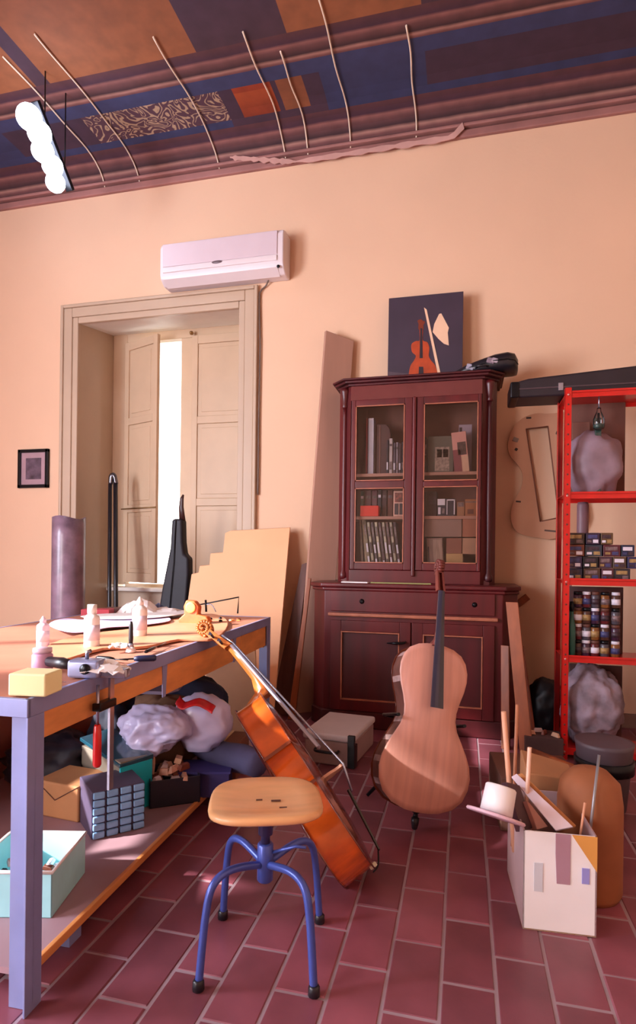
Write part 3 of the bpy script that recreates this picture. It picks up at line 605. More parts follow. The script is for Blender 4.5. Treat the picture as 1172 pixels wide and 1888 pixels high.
# painting standing on the cabinet
zt2 = zt+.05; YP = 4.50
q = [onY(715, 702, YP), onY(852, 700, YP), onY(849, 538, YP), onY(712, 551, YP)]
ox = (q[0].x+q[1].x)/2; w = (q[1].x-q[0].x); h = (q[2].z+q[3].z)/2-zt2
Mp = Matrix.Translation((ox, YP-.03, zt2)) @ Matrix.Rotation(-.035, 4, 'X')
t = thing('violin_painting', 'dark canvas painting of an orange violin and bow on top of the cabinet', 'painting', M=Mp)
bm = bm_new(); bb(bm, -w/2, w/2, 0, .025, 0, h); mk('canvas', bm, mat('canvas_dark', '#3a2c3c', .6, var=.14, scale=5), t, bevel=.002)
def pp(px, py): 
    P_ = onY(px, py, YP-.03); return (P_.x-ox, P_.z-zt2)
def flat(name, pts, m, par, d=.002, smooth=True):
    P_ = [pp(*p) for p in pts]
    if smooth: P_ = [(v.x, v.y) for v in catmull([(a, b, 0) for a, b in P_], 4, True)]
    bm = bm_new(); prism(bm, P_, 0, d, XZ); return mk(name, bm, m, par)
vio = [(770, 697), (754, 696), (756, 675), (763, 664), (766, 655), (759, 648), (758, 634), (766, 628), (773, 626), (773, 606), (779, 606), (779, 626), (787, 630), (791, 640), (790, 655), (794, 664), (802, 674), (807, 692), (805, 697)]
flat('painted_violin', vio, mat('paint_violin', '#b2431c', .5, var=.25, scale=12), t, .002)
flat('painted_scroll', [(771, 606), (771, 596), (769, 590), (775, 587), (779, 590), (783, 592), (780, 598), (780, 606)], mat('paint_scroll', '#7a3018', .5), t, .002)
flat('painted_fingerboard', [(774, 604), (778, 604), (779, 660), (773, 660)], mat('paint_black', '#2c2028', .5), t, .003, False)
flat('painted_tailpiece', [(772, 676), (780, 676), (781, 696), (771, 696)], mat('paint_black', '#2c2028', .5), t, .003, False)
flat('painted_bow', [(781, 565), (786, 569), (813, 694), (808, 696)], mat('paint_cream', '#e8c0a0', .5, var=.05), t, .004, False)
flat('painted_paper', [(809, 577), (813, 576), (827, 603), (825, 612), (827, 636), (818, 633), (808, 624), (797, 611), (800, 596)], mat('paint_cream', '#e8c0a0'), t, .002, False)
flat('painted_table', [(715, 700), (716, 685), (754, 689), (754, 697)], mat('paint_mauve', '#55434c', .5), t, .0015, False)

# violin case on the cabinet
a = onY(822, 693, 4.30); b = onY(953, 680, 4.30); w = b.x-a.x
t = thing('violin_case', 'black tapered violin case with stickers lying on the cabinet top', 'instrument case', (a.x, 4.30, zt2))
bm = bm_new(); stn = [(0, .02, .012), (.1, .045, .03), (.3, .09, .07), (.5, .11, .10), (.68, .125, .125), (.85, .13, .135), (.95, .115, .125), (1, .07, .09)]
rings = []
for u, ry, hh_ in stn:
    rings.append([bm.verts.new((u*w, ry*math.copysign(abs(math.cos(k*PI/8))**.6, math.cos(k*PI/8)), hh_/2+hh_/2*math.copysign(abs(math.sin(k*PI/8))**.6, math.sin(k*PI/8)))) for k in range(16)])
for i in range(len(rings)-1):
    for k in range(16): bm.faces.new((rings[i][k], rings[i][(k+1) % 16], rings[i+1][(k+1) % 16], rings[i+1][k]))
bm.faces.new(rings[0]); bm.faces.new(rings[-1][::-1]); mk('shell', bm, black, t, smooth=True)
for u, s_, c in ((.34, .05, '#9a98a8'), (.42, .035, '#b8b4c0'), (.62, .05, '#8a7884'), (.68, .04, '#a89aa4')):
    hh_ = .075 if u < .5 else .12; yy = -.098 if u < .5 else -.128
    bm = bm_new(); box(bm, (0, 0, 0), (s_, .004, s_*.8), Matrix.Translation((u*w, yy+.004, hh_*.55)) @ Matrix.Rotation(-.2, 4, 'X') @ Matrix.Rotation(.3, 4, 'Y')); mk('sticker', bm, mat('sticker_'+c[1:], c, .5, var=.5, scale=60), t)
bm = bm_new(); bb(bm, .1*w, .95*w, -.004, .0, .0, .01); 
tube(bm, [(u*w, -ry*1.01, hh_*.5) for u, ry, hh_ in stn[1:]], .004, 6); mk('seam', bm, blackm, t)
bm = bm_new(); tube(bm, catmull([(.42*w, -.10, .03), (.45*w, -.135, .03), (.55*w, -.14, .03), (.58*w, -.118, .03)], 5), .007, 8); mk('handle', bm, black, t)

# ================================================================== CELLOS
OUT_HALF = [(0, 0), (.03, .0), (.08, .006), (.145, .03), (.19, .07), (.213, .12), (.22, .17), (.212, .22), (.19, .268), (.170, .300), (.163, .322), (.172, .332),
            (.150, .342), (.128, .362), (.117, .40), (.118, .44), (.130, .470), (.150, .492), (.160, .500), (.150, .512), (.158, .545), (.170, .59), (.172, .63), (.162, .675), (.138, .715), (.095, .742), (.05, .752), (.022, .755)]
OUT_SOFT = [(0, 0), (.03, .0), (.08, .006), (.145, .03), (.19, .07), (.213, .12), (.22, .17), (.212, .22), (.192, .27), (.165, .320), (.140, .365), (.128, .41), (.130, .45), (.143, .50), (.160, .55), (.170, .60), (.170, .64), (.158, .685), (.132, .72), (.09, .743), (.05, .752), (.022, .755)]
def outline(half): return [(x, y) for x, y in half]+[(-x, y) for x, y in half[::-1] if x > 0]
def plate(bm, half, z0, arch, th, grow=1.0, up=1):
    o = outline(half); rs = [1, .93, .82, .66, .46, .24]
    ring = []
    def pt(p, s, z): return (p[0]*s*grow, .37+(p[1]-.37)*(1-(1-s)*.985)*grow, z)
    prev = [bm.verts.new(pt(p, 1, z0-up*th)) for p in o]; bot = prev
    for s in rs:
        h = z0+up*(arch*(1-max(0, (s-.1)/.9)**2.2) if s < .93 else (0 if s == 1 else .001))
        cur = [bm.verts.new(pt(p, s, h)) for p in o]
        for i in range(len(o)): bm.faces.new((prev[i], prev[(i+1) % len(o)], cur[(i+1) % len(o)], cur[i])).smooth = True
        prev = cur
    bm.faces.new(prev).smooth = True; bm.faces.new(bot[::-1]); return bm
def make_cello(name, label, M, half, m_top, m_rib, m_back, m_fb, strung, endpin, m_neck):
    t = thing(name, label, 'cello', M=M); RH = .118
    mk('back_plate', plate(bm_new(), half, .0, .018, .004, 1.012, -1), m_back, t)
    bm = bm_new(); o = [(x*.975, .37+(y-.37)*.985) for x, y in outline(half)]
    vs = [bm.verts.new((x, y, .0)) for x, y in o]+[bm.verts.new((x, y, RH)) for x, y in o]; n = len(o)
    for i in range(n): bm.faces.new((vs[i], vs[(i+1) % n], vs[n+(i+1) % n], vs[n+i]))
    r_ = mk('ribs', bm, m_rib, t, smooth=True); es = r_.modifiers.new('es', 'EDGE_SPLIT'); es.split_angle = .75
    # lining blocks seen as cross lines where the rib sections meet
    if strung:
        for sx in (1, -1):
            for (x, y) in ((.172, .332), (.160, .500)):
                bm = bm_new(); bb(bm, -.004, .004, -.006, .006, 0, RH, Matrix.Translation((sx*x*.985, y, 0))); mk('rib_joint', bm, m_back, t)
    else:
        for (x, y) in ((.185, .065), (.216, .15), (.195, .262), (.135, .36), (.165, .56), (.16, .69)):
            for sx in (-1, 1):
                j_ = min(range(len(half)-1), key=lambda q: abs(half[q][1]-y)+(0 if half[q][0] > .03 else 9)); p_, q_ = half[j_], half[j_+1]; an = math.atan2(q_[1]-p_[1], (q_[0]-p_[0]))
                bm = bm_new(); bb(bm, -.014, .014, -.0008, .0012, .004, RH-.006, Matrix.Translation((sx*(p_[0]+q_[0])/2*.975, .37+((p_[1]+q_[1])/2-.37)*.985, 0)) @ Matrix.Rotation(an if sx > 0 else PI-an, 4, 'Z')); mk('lining_patch', bm, mat('pale_glue_cloth', '#a98a86', .8, var=.3, scale=30), t)
    tp = mk('top_plate', plate(bm_new(), half, RH+.004, .026, .004, 1.018, 1), m_top, t)
    # neck, fingerboard, pegbox, scroll
    bm = bm_new(); st = [(.752, .026, .008, RH+.028), (.79, .017, RH-.02, RH+.030), (.85, .0155, RH+.0, RH+.026), (.95, .0145, RH-.008, RH+.016), (1.035, .0135, RH-.016, RH+.006)]
    rings = []
    for y, w, z0, z1 in st: rings.append([bm.verts.new(p) for p in ((-w, y, z1), (-w*.95, y, (z0+z1*2)/3), (-w*.5, y, z0), (w*.5, y, z0), (w*.95, y, (z0+z1*2)/3), (w, y, z1))])
    for i in range(len(rings)-1):
        for k in range(6): bm.faces.new((rings[i][k], rings[i][(k+1) % 6], rings[i+1][(k+1) % 6], rings[i+1][k])).smooth = True
    bm.faces.new(rings[0]); bm.faces.new(rings[-1][::-1]); mk('neck', bm, m_neck, t)
    fz = lambda y: RH+.080-(y-.455)*(.080-.012)/.58
    bm = bm_new(); rings = []
    for y in (.455, .60, .80, 1.035):
        w = .031-(y-.455)/.58*.015; z = fz(y); rings.append([bm.verts.new(p) for p in ((-w, y, z-.012), (-w, y, z-.004), (-w*.5, y, z+.002), (0, y, z+.005), (w*.5, y, z+.002), (w, y, z-.004), (w, y, z-.012), (0, y, z-.006))])
    for i in range(3):
        for k in range(8): bm.faces.new((rings[i][k], rings[i][(k+1) % 8], rings[i+1][(k+1) % 8], rings[i+1][k]))
    bm.faces.new(rings[0]); bm.faces.new(rings[-1][::-1]); mk('fingerboard', bm, m_fb, t)
    bm = bm_new(); z = RH-.004
    for sx in (-1, 1): hexa(bm, [(sx*.016-.005, 1.035, z-.02), (sx*.016+.005, 1.035, z-.02), (sx*.012+.005, 1.165, z-.062), (sx*.012-.005, 1.165, z-.062), (sx*.016-.005, 1.035, z+.014), (sx*.016+.005, 1.035, z+.014), (sx*.012+.005, 1.165, z-.032), (sx*.012-.005, 1.165, z-.032)])
    hexa(bm, [(-.014, 1.035, z-.022), (.014, 1.035, z-.022), (.012, 1.165, z-.064), (-.012, 1.165, z-.064), (-.014, 1.035, z-.012), (.014, 1.035, z-.012), (.012, 1.165, z-.052), (-.012, 1.165, z-.052)])
    pb = mk('pegbox', bm, m_neck, t, bevel=.002)
    bm = bm_new(); path = []; rr = []
    for i in range(34):
        a = i/33*4.2*PI; r = .036*(1-i/33)**.75+.003
        path.append((0, 1.180+r*math.cos(a+2.6), z-.050-r*math.sin(a+2.6)*.95)); rr.append(.0135-.006*i/33)
    for i in range(33):
        p, q = Vector(path[i]), Vector(path[i+1]); w = .014+.012*(i/33)**1.5
        dr_ = (q-p).normalized(); nn = Vector((1, 0, 0)).cross(dr_)*rr[i]*.6
        addmesh(bm, [p+Vector((-w, 0, 0))-nn, p+Vector((w, 0, 0))-nn, q+Vector((w, 0, 0))-nn, q+Vector((-w, 0, 0))-nn, p+Vector((-w, 0, 0))+nn, p+Vector((w, 0, 0))+nn, q+Vector((w, 0, 0))+nn, q+Vector((-w, 0, 0))+nn], [(3, 2, 1, 0), (4, 5, 6, 7), (0, 1, 5, 4), (1, 2, 6, 5), (2, 3, 7, 6), (3, 0, 4, 7)])
    mk('scroll', bm, m_neck, t, smooth=True)
    if strung:
        for k, y in enumerate((1.06, 1.085, 1.11, 1.135)):
            s_ = 1 if k % 2 else -1; zz = z-.012-(y-1.04)*.33
            bm = bm_new(); tube(bm, [(-s_*.02, y, zz), (s_*.045, y, zz)], [.004, .006], 8); tube(bm, [(s_*.045, y, zz), (s_*.052, y, zz), (s_*.066, y, zz)], [.005, .012, .010], 8, flat=.5); mk('peg', bm, ebony, t)
        # bridge
        by = .345; bz = RH+.028; bm = bm_new()
        pts = [(-.045, 0), (-.028, 0), (-.022, .018), (-.008, .012), (.008, .012), (.022, .018), (.028, 0), (.045, 0), (.038, .03), (.026, .05), (.030, .078), (.015, .088), (0, .091), (-.015, .088), (-.030, .078), (-.026, .05), (-.038, .03)]
        prism(bm, pts, -.005, .005, Matrix(((1, 0, 0, 0), (0, 0, -1, by), (0, 1, 0, bz), (0, 0, 0, 1)))); mk('bridge', bm, mat('maple_bridge', '#d9a78c', .5), t)
        bm = bm_new(); hexa(bm, [(-.012, .03, RH+.045), (.012, .03, RH+.045), (.028, .26, RH+.072), (-.028, .26, RH+.072), (-.012, .03, RH+.055), (.012, .03, RH+.055), (.028, .26, RH+.084), (-.028, .26, RH+.084)])
        tp_ = mk('tailpiece', bm, mat('tailpiece_black', '#0c0b10', .25, coat=.5), t, bevel=.004)
        bm = bm_new(); tube(bm, catmull([(-.006, .035, RH+.048), (-.006, -.004, RH+.018), (0, -.012, RH-.01), (.006, -.004, RH+.018), (.006, .035, RH+.048)], 5), .003, 6); mk('tail_gut', bm, blackm, tp_)
        for k in range(4):
            x = -.018+.012*k; bm = bm_new(); x2 = -.009+.006*k
            tube(bm, [(x, .25, RH+.086), (x*1.15, by, bz+.089), (x2, 1.038, fz(1.035)+.007), (x2, 1.10, z+.0)], .0042, 6); mk('string', bm, chrome, t)  # strings thickened to carry the glare as a wider pale band
        bm = bm_new(); bb(bm, -.022, .022, -.004, .012, RH-.012, RH+.016); mk('saddle', bm, mat('ivory_white', '#e8e2c8', .4), t, bevel=.003)
        for sx in (-1, 1):
            P_ = [(sx*x, y) for x, y in ((.052, .43), (.058, .438), (.064, .43), (.060, .40), (.078, .345), (.098, .285), (.106, .262), (.100, .252), (.092, .26), (.094, .285), (.074, .335), (.055, .395))]
            bm = bm_new(); n = len(P_)
            zz = lambda x, y: RH+.0318-abs(x)*.17
            V = [(x, y, zz(x, y)) for x, y in P_]+[(x, y, zz(x, y)-.006) for x, y in P_]
            addmesh(bm, V, [tuple(range(n)), tuple(range(2*n-1, n-1, -1))]+[(i, (i+1) % n, n+(i+1) % n, n+i) for i in range(n)]); mk('f_hole', bm, blackm, t)
    bm = bm_new(); lathe(bm, [(.006, -endpin), (.012, -endpin+.004), (.018, -endpin+.03), (.019, -endpin+.05), (.012, -endpin+.055), (.010, -.015), (.016, -.014), (.018, .0), (.018, .008)], 14, Matrix.Translation((0, 0, RH*.5)) @ Matrix.Rotation(-PI/2, 4, 'X')); 
    if endpin > 0: mk('endpin', bm, black, t)
    else: bm.free()
    return t
def cframe(bottom, axis, normal):
    a = Vector(axis).normalized(); n = Vector(normal); n = (n-a*n.dot(a)).normalized(); x = a.cross(n); return frameM(bottom, x, a, n)
# standing unvarnished cello: foot on the floor
foot = onZ(763, 1536, 0.0); hd = onF(808, 1056, 2.92)
ax = (hd-foot).normalized(); nrm = cw(.20, -1, .1)
EPN = .085
Mst = cframe(Vector(foot)+ax*(EPN+.01)-Vector(cw(.0, 0, 0)), ax, nrm)
n_ = Vector((Mst[0][2], Mst[1][2], Mst[2][2])); Mst = Matrix.Translation(-n_*.059) @ Mst @ Matrix.Scale(.96, 4)
make_cello('cello', 'unvarnished pale brown cello without strings standing before the dark cabinet', Mst, OUT_SOFT, spruce, mat('dusty_rib', '#6a4038', .5, var=.4, scale=14), varnish_d, ebony, False, EPN, mat('neck_red_brown', '#6e2f28', .4, var=.2))
# its stand
u = Vector((Mst[0][0], Mst[1][0], Mst[2][0])); a_ = ax
t = thing('cello_stand', 'dark folding stand behind the pale cello, hooks showing at its waist', 'stand', M=Matrix.Translation((foot.x, foot.y, 0)))
off = Vector((foot.x, foot.y, 0)); backp = Mst @ Vector((0, .42, -.045)); 
bm = bm_new(); tube(bm, [backp-off, Vector((backp.x-off.x+cw(0, .12).x, backp.y-off.y+cw(0, .12).y, .25))], .010, 8); mk('post', bm, blackm, t)
piv = Vector((backp.x-off.x+cw(0, .12).x, backp.y-off.y+cw(0, .12).y, .25))
for dR, dF in ((-.22, .0), (.22, .0), (0, .25)):
    bm = bm_new(); v = cw(dR, dF); tube(bm, [piv, Vector((piv.x+v.x, piv.y+v.y, .012))], .009, 8); mk('leg', bm, blackm, t)
for sx in (-1, 1):
    pts = [Mst @ Vector(p)-off for p in ((0, .40, -.045), (sx*.16, .40, -.04), (sx*.175, .40, .0), (sx*.175, .40, .10), (sx*.165, .40, .15))]
    bm = bm_new(); tube(bm, catmull(pts, 4), .008, 8); mk('hook', bm, blackm, t)

# leaning varnished cello, its neck on the bench edge
B0 = onF(664, 1618, 2.08); Sc = onF(362, 1140, 2.65)
ax2 = (Sc-B0).normalized(); nr2 = cw(.779, .22, .627)
Ml2 = cframe(B0, ax2, nr2); n2 = Vector((Ml2[0][2], Ml2[1][2], Ml2[2][2])); Ml2 = Matrix.Translation(-n2*.060) @ Ml2
make_cello('varnished_cello', 'glossy orange varnished cello lying aslant with its neck on the workbench edge', Ml2, OUT_HALF, varnish_d, varnish, varnish_d, mat('glare_fingerboard', '#c4c6dc', .25, coat=.5), True, 0, mat('neck_orange', '#c06a2c', .35, var=.2, coat=.4))  # glare along the neck put into the pale fingerboard colour

# ================================================================== WORKBENCH
TZ = .82; e0 = onZ(52, 1292, TZ); e1 = onZ(497, 1139, TZ)
BX = (e0.x+e1.x)/2; BY0, BY1 = e0.y-.02, e1.y; BW = 1.15
t = bench = thing('workbench', 'long workbench with lavender steel frame and wooden top covered in tools', 'workbench', (BX, BY0, 0), rz=math.atan2(-(e1.x-e0.x), e1.y-e0.y))
bench_L = BY1-BY0; Lb = (Vector((e1.x, e1.y, 0))-Vector((e0.x, e0.y, 0))).length+.02
bench.location = (e0.x, e0.y, 0)
MB = Matrix.Translation(bench.location) @ Matrix.Rotation(bench.rotation_euler.z, 4, 'Z')
top_m = mat('bench_top', '#b0705a', .55, var=.16, scale=3)
bm = bm_new(); bb(bm, -BW, -.012, .0, Lb-.012, TZ-.03, TZ+.001); mk('tabletop', bm, top_m, t)
bm = bm_new()
for r in ((-.014, .0, 0, Lb), (-BW-.002, -BW+.012, 0, Lb)): bb(bm, r[0], r[1], r[2], r[3], TZ-.045, TZ+.003)
for r in ((-BW, 0, Lb-.014, Lb), (-BW, 0, -.002, .012)): bb(bm, r[0], r[1], r[2], r[3], TZ-.045, TZ+.003)
mk('steel_edge', bm, steel_lav, t, bevel=.002)
for lx in (-.035, -BW+.035):
    for ly in (.03, Lb-.035):
        bm = bm_new(); bb(bm, lx-.035, lx+.035, ly-.003 if ly < 1 else ly+.028, ly+.003 if ly < 1 else ly+.034, 0, TZ-.045); sx = .032 if lx > -.5 else -.035
        bb(bm, lx+sx-.003, lx+sx+.003, ly-.03, ly+.034, 0, TZ-.045); mk('leg', bm, steel_lav, t, bevel=.001)
gap = onX(470, 1190, BX)
for (a, b) in ((.04, .76), (.79, Lb-.5), (Lb-.49, Lb-.06)):
    bm = bm_new(); bb(bm, -.03, -.012, a, b, TZ-(.12 if a < .7 else .165), TZ-.045); mk('apron_board', bm, plyo, t, bevel=.002)
bm = bm_new(); bb(bm, -BW+.02, -.03, Lb-.05, Lb-.03, TZ-.18, TZ-.045); mk('apron_board', bm, plyo, t)
for yy in (.775, 1.55):
    bm = bm_new(); bb(bm, -BW+.02, -.015, yy-.02, yy+.02, TZ-.06, TZ-.031); hexa(bm, [(-.014, yy-.012, TZ-.17), (-.010, yy-.012, TZ-.17), (-.010, yy+.012, TZ-.17), (-.014, yy+.012, TZ-.17), (-.014, yy-.02, TZ-.04), (-.008, yy-.02, TZ-.04), (-.008, yy+.02, TZ-.04), (-.014, yy+.02, TZ-.04)]); mk('cross_brace', bm, steel_lav, t)
SHZ = .085
bm = bm_new(); bb(bm, -BW+.04, -.045, .05, Lb-.1, SHZ-.018, SHZ); mk('lower_shelf', bm, mat('shelf_board', '#a8848c', .55, var=.1, scale=3), t)
bm = bm_new(); bb(bm, -.045, -.030, .05, Lb-.1, SHZ-.022, SHZ+.004); mk('shelf_edge_strip', bm, plyo, t, bevel=.002)
bm = bm_new()
for yy in (.3, 1.7): bm = bm_new(); bb(bm, -BW+.05, -.06, yy-.03, yy+.03, 0, SHZ-.018); mk('shelf_bearer', bm, steel_lav, t)
bm = bm_new(); bb(bm, -BW+.05, -BW+.07, .08, Lb-.1, SHZ, TZ-.18); mk('back_board', bm, mat('bench_back_board', '#a05a48', .7, var=.12), t)

def on_bench(px, py): p = onZ(px, py, TZ+.004); return (p.x, p.y, TZ+.004)
# glue bottles
def bottle(px, py, r, h, m, label, cap=True, nozzle=True, mcap=None):
    t = thing('glue_bottle', label, 'bottle', on_bench(px, py), group='white bottles on the bench')
    mk('body', lathe(bm_new(), [(r*.9, 0), (r, .004), (r, h*.68), (r*.92, h*.73), (r*.5, h*.79), (r*.42, h*.8)], 20), m, t)
    mk('cap', lathe(bm_new(), [(r*.5, h*.80), (r*.52, h*.88), (r*.4, h*.9), (r*.18, h*.98), (.003, h)] if nozzle else [(r*.6, h*.80), (r*.6, h), (.003, h)], 16), mcap or m, t)
    bm = bm_new(); lathe(bm, [(r*1.004, h*.2), (r*1.01, h*.2), (r*1.01, h*.55), (r*1.004, h*.55)], 20); mk('label_wrap', bm, mat('label_lilac', '#ddd0e4', .5), t)
    return t
bottle(169, 1196, .030, .175, white_pl, 'tall white glue bottle in the middle of the bench', nozzle=False)
bottle(257, 1176, .033, .185, white_pl, 'white glue bottle with tapering nozzle nearer the bench far end')
bottle(79, 1194, .024, .125, mat('lilac_white_plastic', '#e6cfe6', .35), 'small lilac-white bottle with pointed nozzle at the left of the bench')
# white tape roll / lilac plastic piece
t = thing('lilac_jar', 'pinkish lilac jar lying near the left edge of the bench', 'jar', on_bench(78, 1236)); 
mk('body', lathe(bm_new(), [(.028, 0), (.032, .006), (.032, .05), (.025, .058)], 18), mat('lilac_plastic', '#cf9fc0', .35), t); mk('lid', lathe(bm_new(), [(.029, .058), (.029, .072), (.004, .074)], 18), mat('lilac_lid', '#e2c6dc', .4), t)
p = on_bench(66, 1278); o = mk('foam_block', box(bm_new(), (0, 0, .03), (.105, .085, .06)), mat('yellow_foam', '#f4ecb4', .8, var=.03), bevel=.006, loc=p); o.rotation_euler.z = .15; tag(o, 'pale yellow foam block at the near end of the bench', 'block')
# flat instrument plate blanks on the bench
def slab_poly(name, pts, z0, th, m, label, cat, bump=0):
    P_ = [onZ(x, y, TZ+.004+z0) for x, y in pts]; c = sum(P_, Vector())/len(P_); c.z = TZ+.004+z0
    P_ = catmull([v-c for v in P_], 4, True); bm = bm_new(); prism(bm, [(v.x, v.y) for v in P_], 0, th)
    o = mk(name, bm, m, loc=c, bevel=.003); return tag(o, label, cat)
slab_poly('cello_plate_blank', [(88, 1196), (150, 1174), (250, 1162), (330, 1142), (392, 1135), (420, 1150), (398, 1180), (330, 1183), (270, 1196), (190, 1200), (110, 1222)], 0, .012, mat('pale_orange_plate', '#cf8a66', .5, var=.08), 'large pale orange plate blank spread across the bench', 'wood plate')
slab_poly('lilac_paper_sheet', [(90, 1152), (118, 1141), (160, 1144), (215, 1139), (262, 1136), (305, 1138), (312, 1146), (258, 1154), (200, 1158), (160, 1166), (120, 1165)], .020, .004, mat('lilac_sheet', '#c9b2d6', .6, var=.06), 'long lilac sheet lying over the plate blank', 'sheet')
slab_poly('white_paper_sheet', [(148, 1137), (200, 1132), (270, 1130), (330, 1126), (350, 1130), (290, 1139), (200, 1142)], .030, .004, paper, 'long white paper strip at the back of the bench', 'paper')
p = on_bench(180, 1140); o = mk('red_carton', box(bm_new(), (0, 0, .022), (.16, .10, .044)), mat('red_card', '#a82c3a', .6), bevel=.003, loc=(p[0], p[1], p[2]+.012)); o.rotation_euler.z = .3; tag(o, 'small red carton behind the tall white bottle', 'box')
p = on_bench(212, 1136); o = mk('wood_block', box(bm_new(), (0, 0, .02), (.20, .09, .04)), plank_d, bevel=.003, loc=(p[0]+.04, p[1]+.02, p[2]+.012)); o.rotation_euler.z = .3; tag(o, 'dark reddish wood block beside the red carton', 'wood block')
# crumpled white paper
def crumple(name, px, py, w, d, h, seed, label, m=paper, rz=0):
    bm = bm_new(); rnd = random.Random(seed); n = 9; V = []
    for i in range(n):
        for j in range(n):
            u, v = i/(n-1)-.5, j/(n-1)-.5; e = (1-(2*u)**2)*(1-(2*v)**2)
            V.append(bm.verts.new((u*w+rnd.uniform(-.01, .01), v*d+rnd.uniform(-.01, .01), .004+h*e*(.6+.4*rnd.random())+rnd.uniform(0, .014))))
    for i in range(n-1):
        for j in range(n-1): bm.faces.new((V[i*n+j], V[(i+1)*n+j], V[(i+1)*n+j+1], V[i*n+j+1]))
    p = on_bench(px, py); o = mk(name, bm, m, loc=(p[0], p[1], p[2]+.012)); o.rotation_euler.z = rz
    s_ = o.modifiers.new('s', 'SOLIDIFY'); s_.thickness = .002; return tag(o, label, 'paper')
crumple('crumpled_paper', 256, 1137, .24, .22, .10, 3, 'crumpled white paper heap at the far end of the bench', rz=.4)
crumple('crumpled_cloth', 304, 1136, .22, .2, .035, 5, 'low white paper fold right of the crumpled heap', rz=.2)
crumple('crumpled_cloth', 291, 1134, .10, .1, .05, 8, 'small grey-blue folded cloth between the white papers', mat('grey_blue_cloth', '#5a6488', .8), rz=.5)
# metal hand plane / drill body
t = thing('bench_clamp', 'lavender grey metal clamp head with black grip lying on the bench', 'clamp', on_bench(160, 1248), rz=.15)
bm = bm_new(); bb(bm, -.05, .05, -.03, .03, 0, .055); mk('body', bm, mat('grey_lavender_metal', '#9aa0c4', .3, metal=.4), t, bevel=.01)
bm = bm_new(); lathe(bm, [(.002, 0), (.016, 0), (.016, .006), (.002, .007)], 14, Matrix.Translation((.01, -.03, .03)) @ Matrix.Rotation(PI/2, 4, 'X')); mk('hub', bm, blackm, t)
bm = bm_new(); tube(bm, [(-.05, 0, .035), (-.09, .02, .036), (-.15, .05, .034)], [.014, .018, .016], 10); mk('grip', bm, black, t)
bm = bm_new(); tube(bm, [(.0, .0, .055), (.0, .0, .075), (.012, 0, .08)], .006, 8); mk('thumb_screw', bm, chrome, t)
bm = bm_new(); bb(bm, .04, .13, -.012, .02, .0, .03); mk('jaw', bm, chrome, t, bevel=.006)
crumple('paper_wrapper', 196, 1248, .12, .10, .03, 11, 'small white wrapper beside the clamp head on the bench', rz=.2)
# clamp with red handle hanging at the edge
pe = onX(172, 1262, BX+.01); t = thing('bar_clamp', 'bar clamp with a red handle hanging from the bench edge', 'clamp', (pe.x+.012, pe.y, TZ))
bm = bm_new(); bb(bm, .02, .028, .03, .052, -.36, .03); mk('bar', bm, chrome, t)
bm = bm_new(); bb(bm, -.06, .028, .028, .054, .006, .03); mk('upper_jaw', bm, blackm, t, bevel=.004)
bm = bm_new(); bb(bm, .004, .034, -.03, .058, -.10, -.075); mk('lower_jaw', bm, blackm, t, bevel=.004)
mk('handle', lathe(bm_new(), [(.009, -.27), (.013, -.262), (.0125, -.17), (.010, -.145), (.008, -.14)], 14, Matrix.Translation((.018, -.02, 0))), mat('clamp_red', '#d01818', .3, coat=.4), t)
mk('spindle', lathe(bm_new(), [(.005, -.15), (.005, -.02)], 10, Matrix.Translation((.018, -.02, 0))), chrome, t)
# chisels, brush, knives
def stick(name, a, b, r, m, label, cat, blade=None, frac=.55, z=.012, group=None):
    A = onZ(*a, TZ+.004+z); B = onZ(*b, TZ+.004+z); c = (A+B)/2; c.z = TZ+.004
    t = thing(name, label, cat, c, group=group); M1 = A.lerp(B, frac)
    bm = bm_new(); tube(bm, [A-c, A.lerp(B, frac*.1)-c, A.lerp(B, frac*.8)-c, M1-c], [r*.7, r, r*.9, r*.6], 8); mk('handle', bm, m, t)
    bm = bm_new(); tube(bm, [M1-c, B-c], [r*.5, r*.35], 6, flat=.5); mk('blade', bm, blade or chrome, t); return t
stick('chisel', (288, 1213), (212, 1216), .012, mat('navy_handle', '#20264a', .4), 'chisel with thick navy handle near the bench edge', 'chisel', blackm)
stick('file', (178, 1213), (236, 1217), .009, blackm, 'thin black file left of the navy chisel', 'file', blackm)
stick('carving_knife', (268, 1202), (306, 1185), .007, blackm, 'thin curved black knife lying right of the short brush', 'knife', blackm, .5)
stick('pencil', (102, 1258), (122, 1257), .004, blackm, 'short dark pencil beside the foam block', 'pencil')
t = thing('brush', 'short brush with black handle standing upright on the bench', 'brush', on_bench(241, 1202))
mk('handle', lathe(bm_new(), [(.007, .03), (.009, .05), (.008, .10), (.006, .115), (.003, .118)], 12), black, t); mk('ferrule', lathe(bm_new(), [(.012, .018), (.009, .034)], 12), chrome, t); mk('bristles', lathe(bm_new(), [(.020, 0), (.018, .008), (.012, .02)], 12), paper, t)
crumple('tissue_scrap', 222, 1202, .07, .05, .012, 21, 'small tissue scrap left of the short brush', rz=.3)
# coping saw standing at far end
s0 = onZ(390, 1128, TZ+.01); t = thing('coping_saw', 'black wire frame saw upright at the far end of the bench', 'saw', on_bench(378, 1133))
c = Vector(t.location); a_ = onY(352, 1118, c.y)-c; b_ = onY(440, 1101, c.y)-c; d_ = onY(438, 1131, c.y)-c; g_ = onY(379, 1106, c.y)-c; h_ = onY(380, 1128, c.y)-c; k_ = onY(398, 1128, c.y)-c
bm = bm_new(); tube(bm, [a_, b_, d_], .005, 6); mk('frame', bm, blackm, t); bm = bm_new(); tube(bm, [g_, h_], .007, 8); mk('handle', bm, blackm, t)
bm = bm_new(); tube(bm, catmull([g_.lerp(h_, .4), onY(390, 1115, c.y)-c, k_], 4), .003, 6); mk('wing_screw', bm, chrome, t)
